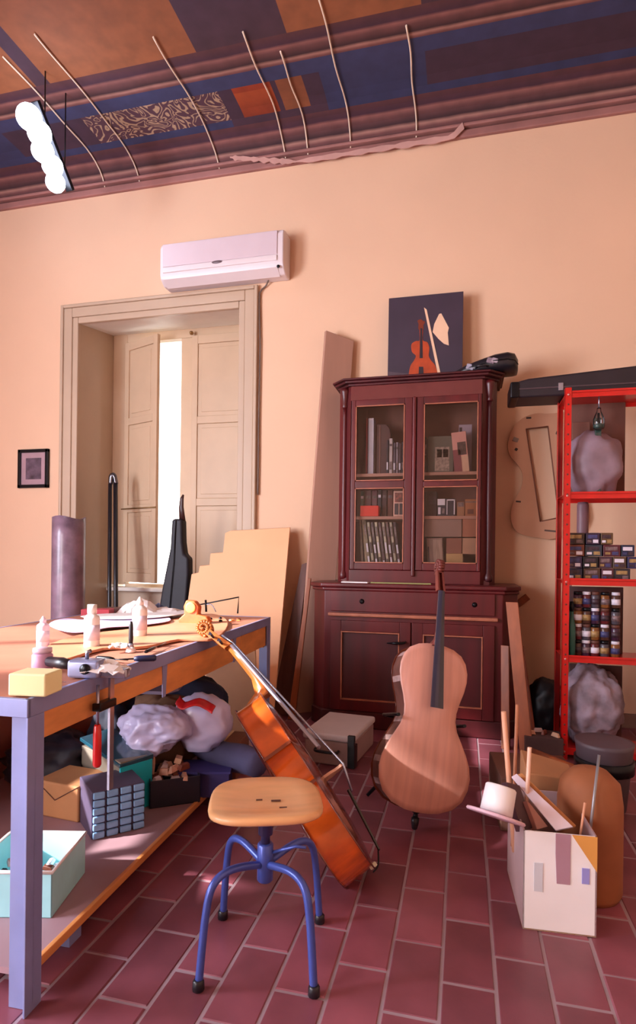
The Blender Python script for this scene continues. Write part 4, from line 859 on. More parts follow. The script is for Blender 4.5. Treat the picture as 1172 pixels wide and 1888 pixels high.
# orange wooden figure-like carved block (mould cradle) under the scroll
t = thing('carved_wood_rest', 'orange carved wooden rest behind the varnished cello scroll', 'wood rest', on_bench(352, 1152))
bm = bm_new(); pts = [(-.06, 0), (.09, 0), (.12, .02), (.10, .05), (.05, .06), (.055, .10), (.03, .13), (-.02, .135), (-.035, .10), (-.03, .06), (-.065, .03)]
prism(bm, pts, -.02, .025, XZ); mk('body', bm, mat('orange_carved', '#c8622c', .5, var=.2, scale=20), t, bevel=.008)
bm = bm_new(); lathe(bm, [(.02, 0), (.03, .003), (.03, .012), (.02, .015)], 16, Matrix.Translation((.01, -.02, .095)) @ Matrix.Rotation(PI/2, 4, 'X')); mk('boss', bm, plyo, t, bevel=.002)
# small tools at far end
for k, (x, y, s_, lab) in enumerate(((398, 1147, .012, 'smallest dark peg lying behind the scroll'), (418, 1152, .018, 'dark peg standing near the bench far corner'), (408, 1146, .015, 'tiny black clip by the upright saw'))):
    p = on_bench(x, y); t = thing('tuning_peg', lab, 'peg', p, rz=k)
    bm = bm_new(); tube(bm, [(0, 0, .006), (0, .05, .006)], [.003, .005], 6); mk('shaft', bm, blackm, t); bm = bm_new(); lathe(bm, [(.002, 0), (.01, .004), (.01, .02), (.002, .024)], 8, Matrix.Translation((0, .06, 0))); mk('head', bm, blackm, t)
for k in range(9):
    x = 392+random.random()*60; y = 1138+random.random()*10+(x-392)*.05; p = on_bench(x, y)
    o = mk('wood_chip', box(bm_new(), (0, 0, .004), (random.uniform(.015, .05), random.uniform(.01, .02), .008), taper=.8), plyo if k % 3 else plank_o, loc=p); o.rotation_euler.z = random.random()*3
    tag(o, 'small wood chip scattered on the far end of the bench', 'wood chip', 'wood chips at the far end of the bench')

# ================================================================== UNDER THE BENCH
def sh(px, py): return onZ(px, py, SHZ)
# file box fronted with blue cells
A = sh(168, 1549); B = sh(266, 1524); wd = (B-A).length; an = math.atan2(B.y-A.y, B.x-A.x)
t = thing('drawer_organizer', 'dark purple box whose front is a grid of pale blue cells', 'storage box', A, rz=an); hgt = .185
bm = bm_new(); bb(bm, 0, wd, 0, .20, 0, hgt); mk('case', bm, mat('violet_grey_box', '#4a4058', .5, var=.2), t, bevel=.004)
cell = mat('pale_blue_cell', '#7ea4cf', .45, var=.15, scale=20, rand=.1)
c0_ = None
for i in range(4):
    for j in range(6):
        cw_ = wd/4; ch = hgt/6
        if c0_ is None:
            bm = bm_new(); bb(bm, -cw_*.43, cw_*.43, -.014, 0, -ch*.42, ch*.42); c0_ = mk('cell', bm, cell, t, bevel=.005); o = c0_
        else: o = c0_.copy(); COL.objects.link(o)
        o.location = ((i+.5)*cw_, 0, (j+.5)*ch); o.rotation_euler = (random.uniform(-.05, .05), random.uniform(-.04, .04), 0)
# teal box file
A = onF(150, 1400, 2.72); B = onF(222, 1400, 2.50); an = math.atan2(B.y-A.y, B.x-A.x); wd = math.hypot(B.x-A.x, B.y-A.y)
t = thing('teal_archive_box', 'grey-beige archive box with glossy dark teal lid behind the blue-celled box', 'box', (A.x, A.y, SHZ), rz=an)
bm = bm_new(); bb(bm, 0, wd, 0, .15, 0, .225); mk('body', bm, mat('box_beige', '#7e7468', .6), t, bevel=.003)
bm = bm_new(); hexa(bm, [(-.006, -.006, .245), (wd+.006, -.006, .20), (wd+.006, .16, .20), (-.006, .16, .255), (-.006, -.006, .262), (wd+.006, -.006, .217), (wd+.006, .16, .225), (-.006, .16, .275)]); mk('lid', bm, mat('dark_teal', '#1c4a5c', .2, var=.3, coat=.8), t, bevel=.003)
bm = bm_new(); bb(bm, wd+.001, wd+.008, -.004, .152, 0, .205); mk('end_flap', bm, mat('cyan_card', '#1fb8c8', .4), t)
pz = onF(135, 1350, 3.15); bm = bm_new(); bb(bm, -.22, .22, 0, .018, 0, .60); o = mk('red_brown_panel', bm, mat('red_brown_board', '#a8604e', .7, var=.1), loc=(pz.x-.05, pz.y, SHZ)); o.rotation_euler.z = TH; tag(o, 'flat red-brown panel standing under the bench behind the hanging red clamp', 'board')
# black tray with scraps
A = sh(258, 1472); A = sh(262, 1487); B = sh(350, 1470)
TM = onZ(276, 1492, SHZ); t = thing('scrap_tray', 'black open tray filled with wood offcuts under the bench', 'tray', TM, rz=.62)
bm = bm_new(); Lx, Ly, Hh = .22, .22, .12
for r in ((0, Lx, 0, .006), (0, Lx, Ly-.006, Ly), (0, .006, 0, Ly), (Lx-.006, Lx, 0, Ly)): bb(bm, r[0], r[1], r[2], r[3], 0, Hh)
bb(bm, 0, Lx, 0, Ly, 0, .006); mk('tray', bm, mat('tray_black', '#20202e', .35, var=.2), t, bevel=.002)
ofm = [mat('offcut_pink', '#d8a48c', .6, var=.2, scale=25), mat('offcut_brown', '#7c3c28', .6, var=.3, scale=25), mat('offcut_tan', '#e0b090', .6, var=.1), mat('offcut_white', '#e4d4dc', .6)]
MT = Matrix.Translation(TM) @ Matrix.Rotation(.62, 4, 'Z')
gi = 0
for k in range(30):
    x, y = random.uniform(.03, Lx-.03), random.uniform(.03, Ly-.03); z = Hh*.6+random.uniform(0, .11)*(1-abs(x-Lx/2)/Lx*1.5)
    bm = bm_new(); sx, sy, sz = random.uniform(.03, .08), random.uniform(.02, .035), random.uniform(.014, .03)
    box(bm, (0, 0, 0), (sx, sy, sz), taper=random.uniform(.5, 1))
    o = mk('wood_offcut', bm, ofm[k % 4], bevel=.002); o.matrix_world = MT @ Matrix.Translation((x, y, z)) @ Matrix.Rotation(random.random()*3, 4, 'Z') @ Matrix.Rotation(random.uniform(-.6, .6), 4, 'X')
    tag(o, ['pinkish', 'brown', 'tan', 'whitish'][k % 4]+' wood offcut heaped in the black tray under the bench', 'offcut', 'wood offcuts in the black tray')
# upright curl of wood
q1 = MT @ Vector((.02, .12, .11)); q2 = q1+Vector((-.01, .0, .13))
tag(mk('wood_curl', tube(bm_new(), catmull([q1, q1.lerp(q2, .5)+Vector((.01, 0, 0)), q2, q2+Vector((.035, -.01, -.02))], 5), [.011]*16, 8, flat=.5), ofm[0]), 'pinkish curled stick standing up out of the black tray', 'offcut')
# bags and cloth
bagm = mat('lavender_plastic_bag', '#cfc9f0', .32, var=.14, scale=3, coat=.3)
def at_shelf(px, F, z=SHZ): p = onF(px, 1300, F); return (p.x, p.y, z)
p = onF(300, 1350, 2.95)
blob('bag', .40, .34, .40, 4, mat('brown_paper_sack', '#7c5a44', .8, var=.25), loc=(p.x-.02, p.y+.05, SHZ), amp=.25)
o = bpy.data.objects['bag']; tag(o, 'brown sack slumped on the lower shelf beneath the plastic bags', 'bag'); o.name = 'sack'
def crinkle(name, cx, cy, cz, dx, dy, dz, seed, m, rz=0, amp=.42, freq=3.2):
    o = blob(name, dx, dy, dz, seed, m, None, (cx, cy, cz), amp, freq, True, rz, 5, False); return o
p = onF(282, 1350, 2.75); o = crinkle('plastic_bag', p.x, p.y, .27, .34, .24, .22, 2, bagm, 0, .30, 1.1); tag(o, 'crinkled lavender plastic bag, left one of the pile under the bench', 'bag')
p = onF(372, 1335, 2.85); o = blob('plastic_bag', .30, .24, .27, 9, bagm, None, (p.x, p.y, .26), .14, 2.2); tag(o, 'smooth full lavender plastic bag, right one of the pile under the bench', 'bag')
bm = bm_new(); n = 12; V = []
cR = onF(362, 1296, 2.72)
for i in range(n):
    for j in range(5):
        u, v = i/(n-1)-.5, j/4-.5; V.append(bm.verts.new((u*.17, v*.05+.02*math.sin(u*6), .012*math.cos(u*9)-u*.05+random.uniform(-.003, .003))))
for i in range(n-1):
    for j in range(4): bm.faces.new((V[i*5+j], V[(i+1)*5+j], V[(i+1)*5+j+1], V[i*5+j+1]))
o = mk('red_wrapper', bm, mat('red_print', '#d0262c', .4, var=.3, scale=14), loc=(cR.x, cR.y-.01, cR.z-.005), smooth=True); o.rotation_euler = (.5, 0, 0); s_ = o.modifiers.new('s', 'SOLIDIFY'); s_.thickness = .004; tag(o, 'crumpled red and orange wrapper on top of the lavender bags', 'wrapper')
p = onF(300, 1330, 3.25); o = blob('navy_cloth', .62, .36, .46, 12, navycl, None, (p.x, p.y+.12, SHZ), .22, 2.5); tag(o, 'dark navy cloth heap behind the plastic bags under the bench', 'cloth')
p = onF(208, 1340, 2.95); o = blob('dark_cloth', .22, .2, .36, 15, mat('black_blue_cloth', '#14162c', .8, var=.3), None, (p.x-.04, p.y+.05, SHZ), .2, 2.5); tag(o, 'black-blue cloth bundle left of the sack under the bench', 'cloth')
p = onF(100, 1400, 2.75); o = blob('dark_garment', .44, .34, .26, 19, mat('violet_black_cloth', '#1a1628', .6, var=.4, bump=.3), None, (p.x-.06, p.y+.06, SHZ), .3, 3); tag(o, 'shiny violet-black garment bundled left of the teal box', 'cloth')
# grey sleeve like roll falling off the shelf
c1, c2, c3, c4 = onF(360, 1368, 2.9), onF(410, 1392, 2.85), onF(452, 1400, 2.78), onF(478, 1412, 2.7)
bm = bm_new(); pts = catmull([c1, c2, c3, c4], 6); rr = [.05+.018*math.sin(i/len(pts)*3) for i in range(len(pts))]; rr[-1] = .03
tube(bm, pts, rr, 14); o = mk('cloth_roll', bm, mat('blue_grey_cloth', '#4c4a6e', .8, var=.3, bump=.3), smooth=True); tag(o, 'blue-grey rolled cloth sticking out towards the varnished cello', 'cloth')
p = onF(385, 1440, 2.75); t = thing('violet_box', 'small dark violet box on the lower shelf right of the scrap tray', 'box', (p.x, p.y, SHZ), rz=.3)
bm = bm_new(); bb(bm, -.13, .10, -.06, .10, 0, .11); mk('box', bm, mat('violet_card', '#332c66', .6), t, bevel=.004); bm = bm_new(); bb(bm, -.135, .105, -.065, .105, .11, .12); mk('lid', bm, mat('violet_card2', '#3a3478', .6), t)
p = onF(420, 1370, 3.0); t = thing('brown_carton_box', 'brown cardboard box under the blue-grey rolled cloth', 'box', (p.x-.05, p.y, SHZ), rz=.1)
bm = bm_new(); bb(bm, -.08, .12, -.10, .15, 0, .17); mk('box', bm, mat('dark_card', '#7a4a38', .8), t, bevel=.004); bm = bm_new(); bb(bm, .0, .04, -.102, .152, .02, .172); mk('tape', bm, mat('parcel_tape', '#a8804c', .3), t)
# cardboard box at left and white-cyan tray in front
p = onZ(108, 1530, SHZ); t = thing('brown_parcel', 'creased brown parcel between the cell-fronted box and the bench leg', 'box', (p.x-.07, p.y+.18, SHZ), rz=-.1)
bm = bm_new(); bb(bm, -.11, .12, -.1, .1, 0, .15); mk('box', bm, cardboard, t, bevel=.01); bm = bm_new(); tube(bm, [(-.11, -.1, .15), (.0, -.104, .08), (.12, -.1, .15)], .002, 4); mk('crease', bm, plank_d, t)
p = onZ(100, 1640, SHZ); t = thing('open_bin', 'open white bin with a cyan front, holding small bits, at the near end', 'bin', (onZ(158, 1535, SHZ+.14)-cw(0, .26)).to_tuple()[:2]+(SHZ,), rz=TH)
bm = bm_new(); Lx, Ly, Hh = -.26, .26, .14
for r in ((Lx, 0, 0, .006), (Lx, 0, Ly-.006, Ly), (Lx, Lx+.006, 0, Ly), (-.006, 0, 0, Ly)): bb(bm, r[0], r[1], r[2], r[3], 0, Hh)
bb(bm, Lx, 0, 0, Ly, 0, .006); mk('bin', bm, mat('cyan_white_plastic', '#a8e4ec', .4), t, bevel=.003)
bm = bm_new(); tube(bm, [(Lx, 0, Hh), (0, 0, Hh), (0, Ly, Hh), (Lx, Ly, Hh), (Lx, 0, Hh)], .006, 6); mk('rim', bm, white_pl, t)
Mb = Matrix.Translation(t.location) @ Matrix.Rotation(TH, 4, 'Z')
for k in range(14):
    bm = bm_new(); box(bm, (0, 0, 0), (random.uniform(.02, .06), .02, .015), taper=.7); o = mk('metal_bit' if k % 2 else 'wood_offcut', bm, [blackm, ofm[3], ofm[1]][k % 3], bevel=.003)
    o.matrix_world = Mb @ Matrix.Translation((random.uniform(Lx+.04, -.04), random.uniform(.04, Ly-.04), .05+.085*random.random())) @ Matrix.Rotation(random.random()*3, 4, 'Z') @ Matrix.Rotation(random.uniform(-.4, .4), 4, 'X')
    tag(o, ['black', 'whitish', 'brown'][k % 3]+' small bit lying inside the open cyan bin', 'bit', 'small bits in the cyan bin')
p = onF(290, 1262, 2.6); t = thing('slung_tray', 'flat grey-lavender tray slung just under the bench top', 'tray', M=Matrix.Translation(onF(292, 1262, 2.62)) @ Matrix.Rotation(.15, 4, 'Z') @ Matrix.Rotation(.15, 4, 'X'))
bm = bm_new(); prism(bm, [(-.11, -.1), (.06, -.1), (.11, -.05), (.11, .12), (-.11, .12)], -.008, .008); mk('plate', bm, mat('grey_lavender', '#77728c', .5), t, bevel=.003)
bm = bm_new(); tube(bm, [(-.11, .1, .008), (-.11, .1, .09)], .004, 6); tube(bm, [(.1, .1, .008), (.1, .1, .09)], .004, 6); o_ = mk('hanger_wire', bm, blackm, t); o_['kind'] = 'stuff'

# ================================================================== THINGS BEHIND THE BENCH
# rolled mottled sheet
p = onF(124, 1200, 4.55); t = None
z1r = onF(124, 955, 4.55).z; bm = bm_new(); r = .135; seg = 26; n = 10; rr_ = random.Random(4)
rings = []
for i in range(n+1):
    z = z1r*i/n; rings.append([(r*(1-.22*k/seg)*math.cos(k/seg*2.35*PI-2.0), r*(1-.22*k/seg)*math.sin(k/seg*2.35*PI-2.0), z+(.012*math.sin(k*.8) if i == n else 0)) for k in range(seg)])
V = [[bm.verts.new(q) for q in rg] for rg in rings]
for i in range(n):
    for k in range(seg-1): bm.faces.new((V[i][k], V[i][k+1], V[i+1][k+1], V[i+1][k])).smooth = True
o = mk('rolled_sheet', bm, mat('mottled_mauve', '#7e6474', .35, var=.45, scale=7, coat=.2), loc=(p.x, p.y, 0)); s_ = o.modifiers.new('s', 'SOLIDIFY'); s_.thickness = .006
tag(o, 'tall mottled mauve rolled sheet standing left of the window', 'roll')
# folded black tripod
t = thing('folded_tripod', 'folded black tripod with shiny tip leaning in the window recess', 'tripod', (onY(208, 1100, 4.7).x, 4.7, 0))
b0 = Vector(t.location); tp1 = onY(208, 878, 4.80)-b0
bm = bm_new(); tube(bm, [onY(200, 1330, 4.55)-b0-Vector((0, 0, 0)), onY(203, 892, 4.8)-b0], .018, 8); l1 = mk('leg', bm, black, t)
bm = bm_new(); tube(bm, [onY(214, 1330, 4.58)-b0, onY(213, 890, 4.8)-b0], .020, 8); mk('leg', bm, black, t)
bm = bm_new(); tube(bm, catmull([onY(204, 893, 4.8)-b0, onY(206, 878, 4.8)-b0, onY(211, 878, 4.8)-b0, onY(214, 892, 4.8)-b0], 4), [.02, .022, .024, .026, .026, .026, .026, .024, .022, .02, .02, .02, .02], 10); mk('head', bm, mat('gunmetal', '#6a6a72', .2, metal=.9), t)
zmin = min((v.co.z for ch in t.children for v in ch.data.vertices));
for ch in t.children: ch.location.z -= 0
# black gig bag
yg = 4.50
def gp(px, py, y=yg): return onY(px, py, y)
base = gp(325, 1250); base.z = 0
t = thing('gig_bag', 'black instrument bag with brown neck sticking out, leaning under the window gap', 'instrument bag', (base.x, yg, 0))
pts = [(321, 957), (340, 957), (341, 1000), (344, 1022), (352, 1028), (352, 1060), (350, 1090), (346, 1130), (338, 1300), (296, 1300), (296, 1130), (303, 1085), (312, 1040), (318, 1010)]
P_ = [gp(*p) for p in pts]; bm = bm_new()
prism(bm, [(p.x-base.x, p.z) for p in P_], -.05, .05, XZ); mk('bag', bm, mat('bag_black', '#16141f', .6, var=.3, scale=8, bump=.3), t, bevel=.03, seg=3)
nk = [gp(336, 960), gp(334, 935), gp(335, 920), gp(338, 912)]; bm = bm_new(); tube(bm, [v-Vector((base.x, yg, 0)) for v in nk], [.03, .022, .018, .008], 8, flat=.5); mk('neck', bm, mat('neck_dark', '#3a1c18', .4), t)
bm = bm_new(); tube(bm, [gp(330, 960)-Vector((base.x, yg+.055, 0)), gp(326, 1040)-Vector((base.x, yg+.06, 0)), gp(318, 1130)-Vector((base.x, yg+.06, 0))], .004, 5); mk('zip', bm, blackm, t)

# ================================================================== STOOL
sp = onZ(490, 1483, .45); t = thing('stool', 'round-cornered wooden work stool on blue tubular steel legs', 'stool', (sp.x, sp.y, 0), rz=TH+.1)
bm = bm_new(); N_ = 40; rings = []
def sq(a, r, e=.62): c, s = math.cos(a), math.sin(a); return (r*math.copysign(abs(c)**e, c), r*.93*math.copysign(abs(s)**e, s))
for s_, z in ((.0, .438), (.6, .438), (.93, .442), (.99, .448), (1.0, .456), (.985, .464), (.93, .468), (.6, .462), (.3, .458)):
    rings.append([bm.verts.new((*[c*max(s_, .01) for c in sq(k/N_*2*PI, .170)], z+.012*(sq(k/N_*2*PI, 1)[1]*s_)**2)) for k in range(N_)])
for i in range(len(rings)-1):
    for k in range(N_): bm.faces.new((rings[i][k], rings[i][(k+1) % N_], rings[i+1][(k+1) % N_], rings[i+1][k])).smooth = True
bm.faces.new(rings[-1]).smooth = True
mk('seat', bm, mat('stool_ply', '#eab27c', .4, var=.14, scale=4, stretch=(1, 5, 1), coat=.25), t)
blue = mat('blue_tube', '#4a5cae', .3, metal=.3, var=.1)
bm = bm_new(); lathe(bm, [(.014, .24), (.014, .36), (.022, .362), (.022, .42), (.06, .425), (.07, .438)], 16); mk('column', bm, mat('violet_steel', '#5a5078', .3, metal=.6), t)
bm = bm_new(); lathe(bm, [(.020, .22), (.024, .225), (.024, .33), (.020, .335)], 16); mk('hub', bm, blue, t)
for k in range(4):
    a = k*PI/2+PI/4-.15; c, s = math.cos(a), math.sin(a)
    bm = bm_new(); tube(bm, catmull([(c*.02, s*.02, .275), (c*.12, s*.12, .295), (c*.18, s*.18, .275), (c*.205, s*.205, .20), (c*.225, s*.225, .015)], 6), .0115, 10); lg = mk('leg', bm, blue, t)
    bm = bm_new(); lathe(bm, [(.012, 0), (.017, .002), (.016, .025), (.012, .03)], 10, Matrix.Translation((c*.226, s*.226, 0))); mk('rubber_foot', bm, black, lg)
bm = bm_new(); tube(bm, [(0, 0, .30), (.09, -.03, .335), (.12, -.04, .335)], .005, 8); mk('lever', bm, blue, t)
for (x, y, s_) in ((.03, -.0, .018), (-.02, .01, .012), (.05, -.05, .014)):
    bm = bm_new(); box(bm, (x, y, .4605), (s_*1.6, s_*.6, .0012)); mk('paint_chip', bm, plank_d, t)

# ================================================================== WHITE CASE ON THE FLOOR
A, B, C_ = onZ(566, 1405, 0), onZ(650, 1417, 0), onZ(702, 1396, 0)
ang = math.atan2(B.y-A.y, B.x-A.x); ww = (B-A).length; dd = (C_-B).length
t = thing('white_case', 'low white case with pinkish sides and black corner strap before the cabinet', 'case', B, rz=ang)
dd = .46
bm = bm_new(); bb(bm, -ww-.02, 0, 0, dd, 0, .14); mk('body', bm, mat('case_pink', '#a58a88', .6, var=.08), t, bevel=.012)
bm = bm_new(); bb(bm, -ww-.03, .008, -.008, dd+.008, .14, .18); mk('lid', bm, mat('case_white', '#d8d0d4', .5, var=.04), t, bevel=.014, seg=3)
bm = bm_new(); bb(bm, -.03, .012, -.012, .012, 0, .185); bb(bm, -.03, .013, -.012, .05, .0, .13); mk('strap', bm, black, t, bevel=.004)
bm = bm_new(); tube(bm, catmull([(-ww*.8, -.01, .09), (-ww*.75, -.035, .085), (-ww*.35, -.035, .085), (-ww*.3, -.01, .09)], 4), .008, 6); mk('handle', bm, black, t)

# ================================================================== RIGHT SIDE
FY = onZ(1036, 1400, 0).y; SX0 = onY(1036, 1200, FY).x; SX1 = RX-.04; SD = .31
t = thing('steel_shelving', 'bright red slotted steel shelving unit at the right edge', 'shelving', (SX0, FY, 0))
Lw = SX1-SX0; zt_ = onY(1042, 718, FY).z
def Lp(px0, py0, s=.034, d=.034):
    return
for x, s_ in ((0, 1), (Lw, -1)):
    for y, q in ((0, 1), (SD, -1)):
        bm = bm_new(); x2 = x+s_*.036; y2 = y+q*.036
        bb(bm, min(x, x2), max(x, x2), min(y, y+q*.003), max(y, y+q*.003), 0, zt_+.01); bb(bm, min(x, x+s_*.003), max(x, x+s_*.003), min(y, y2), max(y, y2), 0, zt_+.01)
        o = mk('post', bm, redpaint, t, bevel=.001)
        if y == 0 and x == 0:
            bm = bm_new()
            for k in range(int(zt_/.06)):
                lathe(bm, [(.001, 0), (.006, 0), (.006, .001), (.001, .0012)], 8, Matrix.Translation((x+.018, -.0005, .03+k*.06)) @ Matrix.Rotation(PI/2, 4, 'X'))
            h_ = mk('slot_holes', bm, plank_d, o); h_['kind'] = 'stuff'
szs = [zt_-.02]+[onY(1075, y, FY).z for y in (910, 1070, 1213, 1385)]
for z in szs:
    bm = bm_new(); bb(bm, .004, Lw-.004, .004, SD-.004, z-.004, z+.0); bb(bm, .004, Lw-.004, .004, .008, z-.03, z+.012); bb(bm, .004, Lw-.004, SD-.008, SD-.004, z-.03, z); mk('shelf', bm, redpaint, t, bevel=.001)
for z in szs:
    bm = bm_new(); lathe(bm, [(.001, 0), (.007, 0), (.006, .003), (.001, .004)], 8, Matrix.Translation((.018, -.001, z-.012)) @ Matrix.Rotation(PI/2, 4, 'X')); mk('bolt', bm, mat('bolt_pinkish', '#d89a90', .3, metal=.5), t)
def sx(px, y=FY+.06): return onY(px, 1000, y).x
def shbox(name, px0, px1, pyt, lvl, dy, m, label, cat, group=None, dep=.2, parts=None, rz=0):
    Y = FY+dy; x0 = onY(px0, 1000, Y).x; x1 = onY(px1, 1000, Y).x; z0 = szs[lvl]+.001; z1 = onY((px0+px1)/2, pyt, Y).z
    if parts is None:
        o = mk(name, bb(bm_new(), -(x1-x0)/2, (x1-x0)/2, 0, dep, 0, z1-z0), m, bevel=.004, loc=((x0+x1)/2, Y, z0)); o.rotation_euler.z = rz; return tag(o, label, cat, group)
    t = thing(name, label, cat, ((x0+x1)/2, Y, z0), rz, group); w, h = x1-x0, z1-z0
    mk('box', bb(bm_new(), -w/2, w/2, 0, dep, 0, h), m, t, bevel=.003)
    for nm, u0, u1, v0, v1, mm in parts: mk(nm, bb(bm_new(), -w/2+w*u0, -w/2+w*u1, -.003, .002, h*v0, h*v1), mm, t)
    return t
pr = [busy1, busy2, lbl, mat('print_gold', '#9a7a4c', .5, var=.5, scale=40), mat('print_blue', '#3c3c68', .5, var=.5, scale=40)]
# level 1: hanging dusty bag, wood pieces
p = sx(1078); o = blob('dusty_bag', .34, .24, onY(1075, 792, FY+.1).z-szs[1]-.0, 31, mat('dusty_lilac_bag', '#8c7480', .6, var=.25, scale=6, bump=.4), None, (sx(1098), FY+.155, szs[1]), .14, 3); tag(o, 'dusty lilac plastic bag on the upper shelf of the red shelving', 'bag')
shbox('brown_board_box', 1052, 1085, 778, 1, .205, mat('box_brown2', '#6e4438', .7), 'brown box behind the dusty lilac bag', 'box', dep=.1, parts=[('label', .2, .7, .5, .7, busy2)])
t = thing('hanging_jar', 'clear glass jar hanging under the top of the red shelving', 'jar', (sx(1100), FY+.05, szs[0]-.22))
mk('jar', lathe(bm_new(), [(.02, 0), (.032, .01), (.034, .06), (.022, .09), (.012, .11), (.012, .13)], 18), glass, t); mk('stem', tube(bm_new(), [(0, 0, .13), (0, 0, .22)], .004, 6), chrome, t); mk('contents', lathe(bm_new(), [(.02, .008), (.028, .014), (.028, .03), (.02, .034)], 14), mat('jar_green', '#2f4a44', .5), t)
shbox('green_bottle', 1094, 1106, 770, 1, .08, mat('dark_green_glass', '#1d3a36', .2, coat=.5), 'dark green bottle-like tin below the hanging jar', 'tin', dep=.05, parts=[('cap', .3, .7, .9, 1.06, blackm)])
# level 2: rolls, then stacked printed boxes
bm = bm_new(); lathe(bm, [(.03, 0), (.035, .01), (.035, onY(1085, 925, FY+.2).z-szs[2]-.02), (.03, onY(1085, 925, FY+.2).z-szs[2])], 14); tag(mk('tube_roll', bm, mat('mauve_tube', '#7a5a62', .5), loc=(sx(1084), FY+.24, szs[2])), 'mauve cardboard tube standing behind the printed boxes', 'tube')
rnd = random.Random(5); rows = [(980, 1004), (1004, 1026), (1026, 1046), (1046, 1066)]
nm_ = ['navy', 'brown', 'maroon', 'charcoal', 'violet', 'black', 'plum', 'umber', 'indigo', 'rust', 'slate', 'wine', 'ink blue', 'coffee', 'aubergine', 'tobacco']
cl_ = ['#1e2240', '#4a3024', '#4a1c28', '#26222c', '#38284c', '#141218', '#3c2034', '#503828', '#24204c', '#6a3424', '#2c3440', '#501826', '#141c3c', '#38241c', '#2c1830', '#5a4028']
kk = 0; zz = szs[2]+.001; Yb = FY+.07
for ri in range(4):
    h = (onY(1075, 982, Yb).z-szs[2])/4; x = sx(1047)
    while x < sx(1047)+.34 and kk < 16:
        w = rnd.uniform(.07, .10); c = cl_[kk]; m_ = mat('tin_%d' % kk, c, .4, var=.3, scale=20)
        t = thing('printed_carton', nm_[kk]+' printed carton in the %s row of the stack on the red shelving' % ['lowest', 'second', 'third', 'topmost'][ri], 'box', (x+w/2, Yb+rnd.uniform(0, .015), zz), rnd.uniform(-.06, .06), 'printed cartons on the red shelving')
        mk('box', bb(bm_new(), -w/2+.002, w/2-.002, 0, .10, 0, h-.002), m_, t, bevel=.003)
        mk('front_print', bb(bm_new(), -w*.38, w*.3, -.002, .002, h*.5, h*.8), pr[kk % 5], t); mk('front_print', bb(bm_new(), -w*.38, -w*.1, -.002, .002, h*.15, h*.35), pr[(kk+2) % 5], t); mk('front_print', bb(bm_new(), 0, w*.36, -.002, .002, h*.12, h*.4), pr[(kk+3) % 5], t)
        x += w+.002; kk += 1
    zz += h
# level 3
shbox('pale_post', 1048, 1055, 1078, 3, .27, mat('pink_wood', '#a06a5c', .6), 'narrow pinkish upright board left in the third shelf bay', 'board', dep=.02)
t = thing('green_spray_bottle', 'teal green bottle with white label standing on the third shelf', 'bottle', (sx(1052, FY+.04)+.01, FY+.05, szs[3]+.001))
hb_ = onY(1052, 1118, FY+.05).z-szs[3]; mk('body', lathe(bm_new(), [(.018, 0), (.024, .01), (.024, hb_*.6), (.012, hb_*.78), (.012, hb_)], 14), mat('teal_bottle', '#24584c', .35, var=.3), t); mk('cap', lathe(bm_new(), [(.014, hb_*.9), (.016, hb_), (.01, hb_+.03)], 12), blackm, t)
kk = 0
for ri, (yt) in enumerate((1190, 1155, 1120, 1085)):
    for ci, px in enumerate((1066, 1082, 1098, 1116, 1136)):
        Y = FY+.09; h = (onY(1075, 1090, Y).z-szs[3])/4; z0 = szs[3]+.001+ri*h; x = onY(px, 1000, Y).x
        t = thing('supply_jar', '%s jar, %s row, %s column of the jar stack on the third shelf' % (['brown', 'plum', 'dark red', 'grey', 'amber'][(ri*2+ci) % 5], ['bottom', 'second', 'third', 'top'][ri], ['first', 'second', 'third', 'fourth', 'fifth'][ci]), 'jar', (x, Y, z0), group='jars on the red shelving')
        mk('jar', lathe(bm_new(), [(.022, 0), (.026, .004), (.026, h*.72), (.022, h*.78)], 12), mat('jar_%d' % ((ri*2+ci) % 5), ['#4a2c22', '#3c2034', '#5a1e22', '#4c444c', '#7a4a24'][(ri*2+ci) % 5], .3, var=.4, scale=30), t)
        mk('lid', lathe(bm_new(), [(.024, h*.78), (.024, h*.95), (.020, h*.97)], 12), [blackm, lbl, plank_d][(ri+ci) % 3], t)
        mk('label_band', lathe(bm_new(), [(.0265, h*.2), (.0268, h*.2), (.0268, h*.55), (.0265, h*.55)], 12), pr[(ri+ci) % 5], t)
shbox('added_backing', 1050, 1150, 1082, 3, .22, mat('added_backing', '#4a2c2a', .8, var=.3, scale=10), 'added dark brown backing sheet behind the jar stack, darkening the bay', 'card', dep=.02)  # sheets added at the back to keep the bays dark, in place of clutter
shbox('added_backing', 1052, 1150, 1226, 4, .285, mat('added_backing', '#4a2c2a'), 'added dark brown backing sheet behind the mottled grey sack', 'card', dep=.012)
shbox('added_backing', 1050, 1150, 742, 1, .285, mat('added_backing_brown', '#6a443a', .8, var=.2), 'added brown backing sheet behind the dusty bag in the top bay', 'card', dep=.012)
# level 4: crumpled mottled sack
hz = onY(1075, 1222, FY+.1).z-szs[4]-.01; o = blob('mottled_sack', .36, .28, hz, 44, mat('mottled_grey_sack', '#8a7884', .75, var=.5, scale=9, bump=.5), None, (sx(1100), FY+.155, szs[4]), .16, 3, sub=5); tag(o, 'big mottled grey sack filling the lowest bay of the red shelving', 'sack')
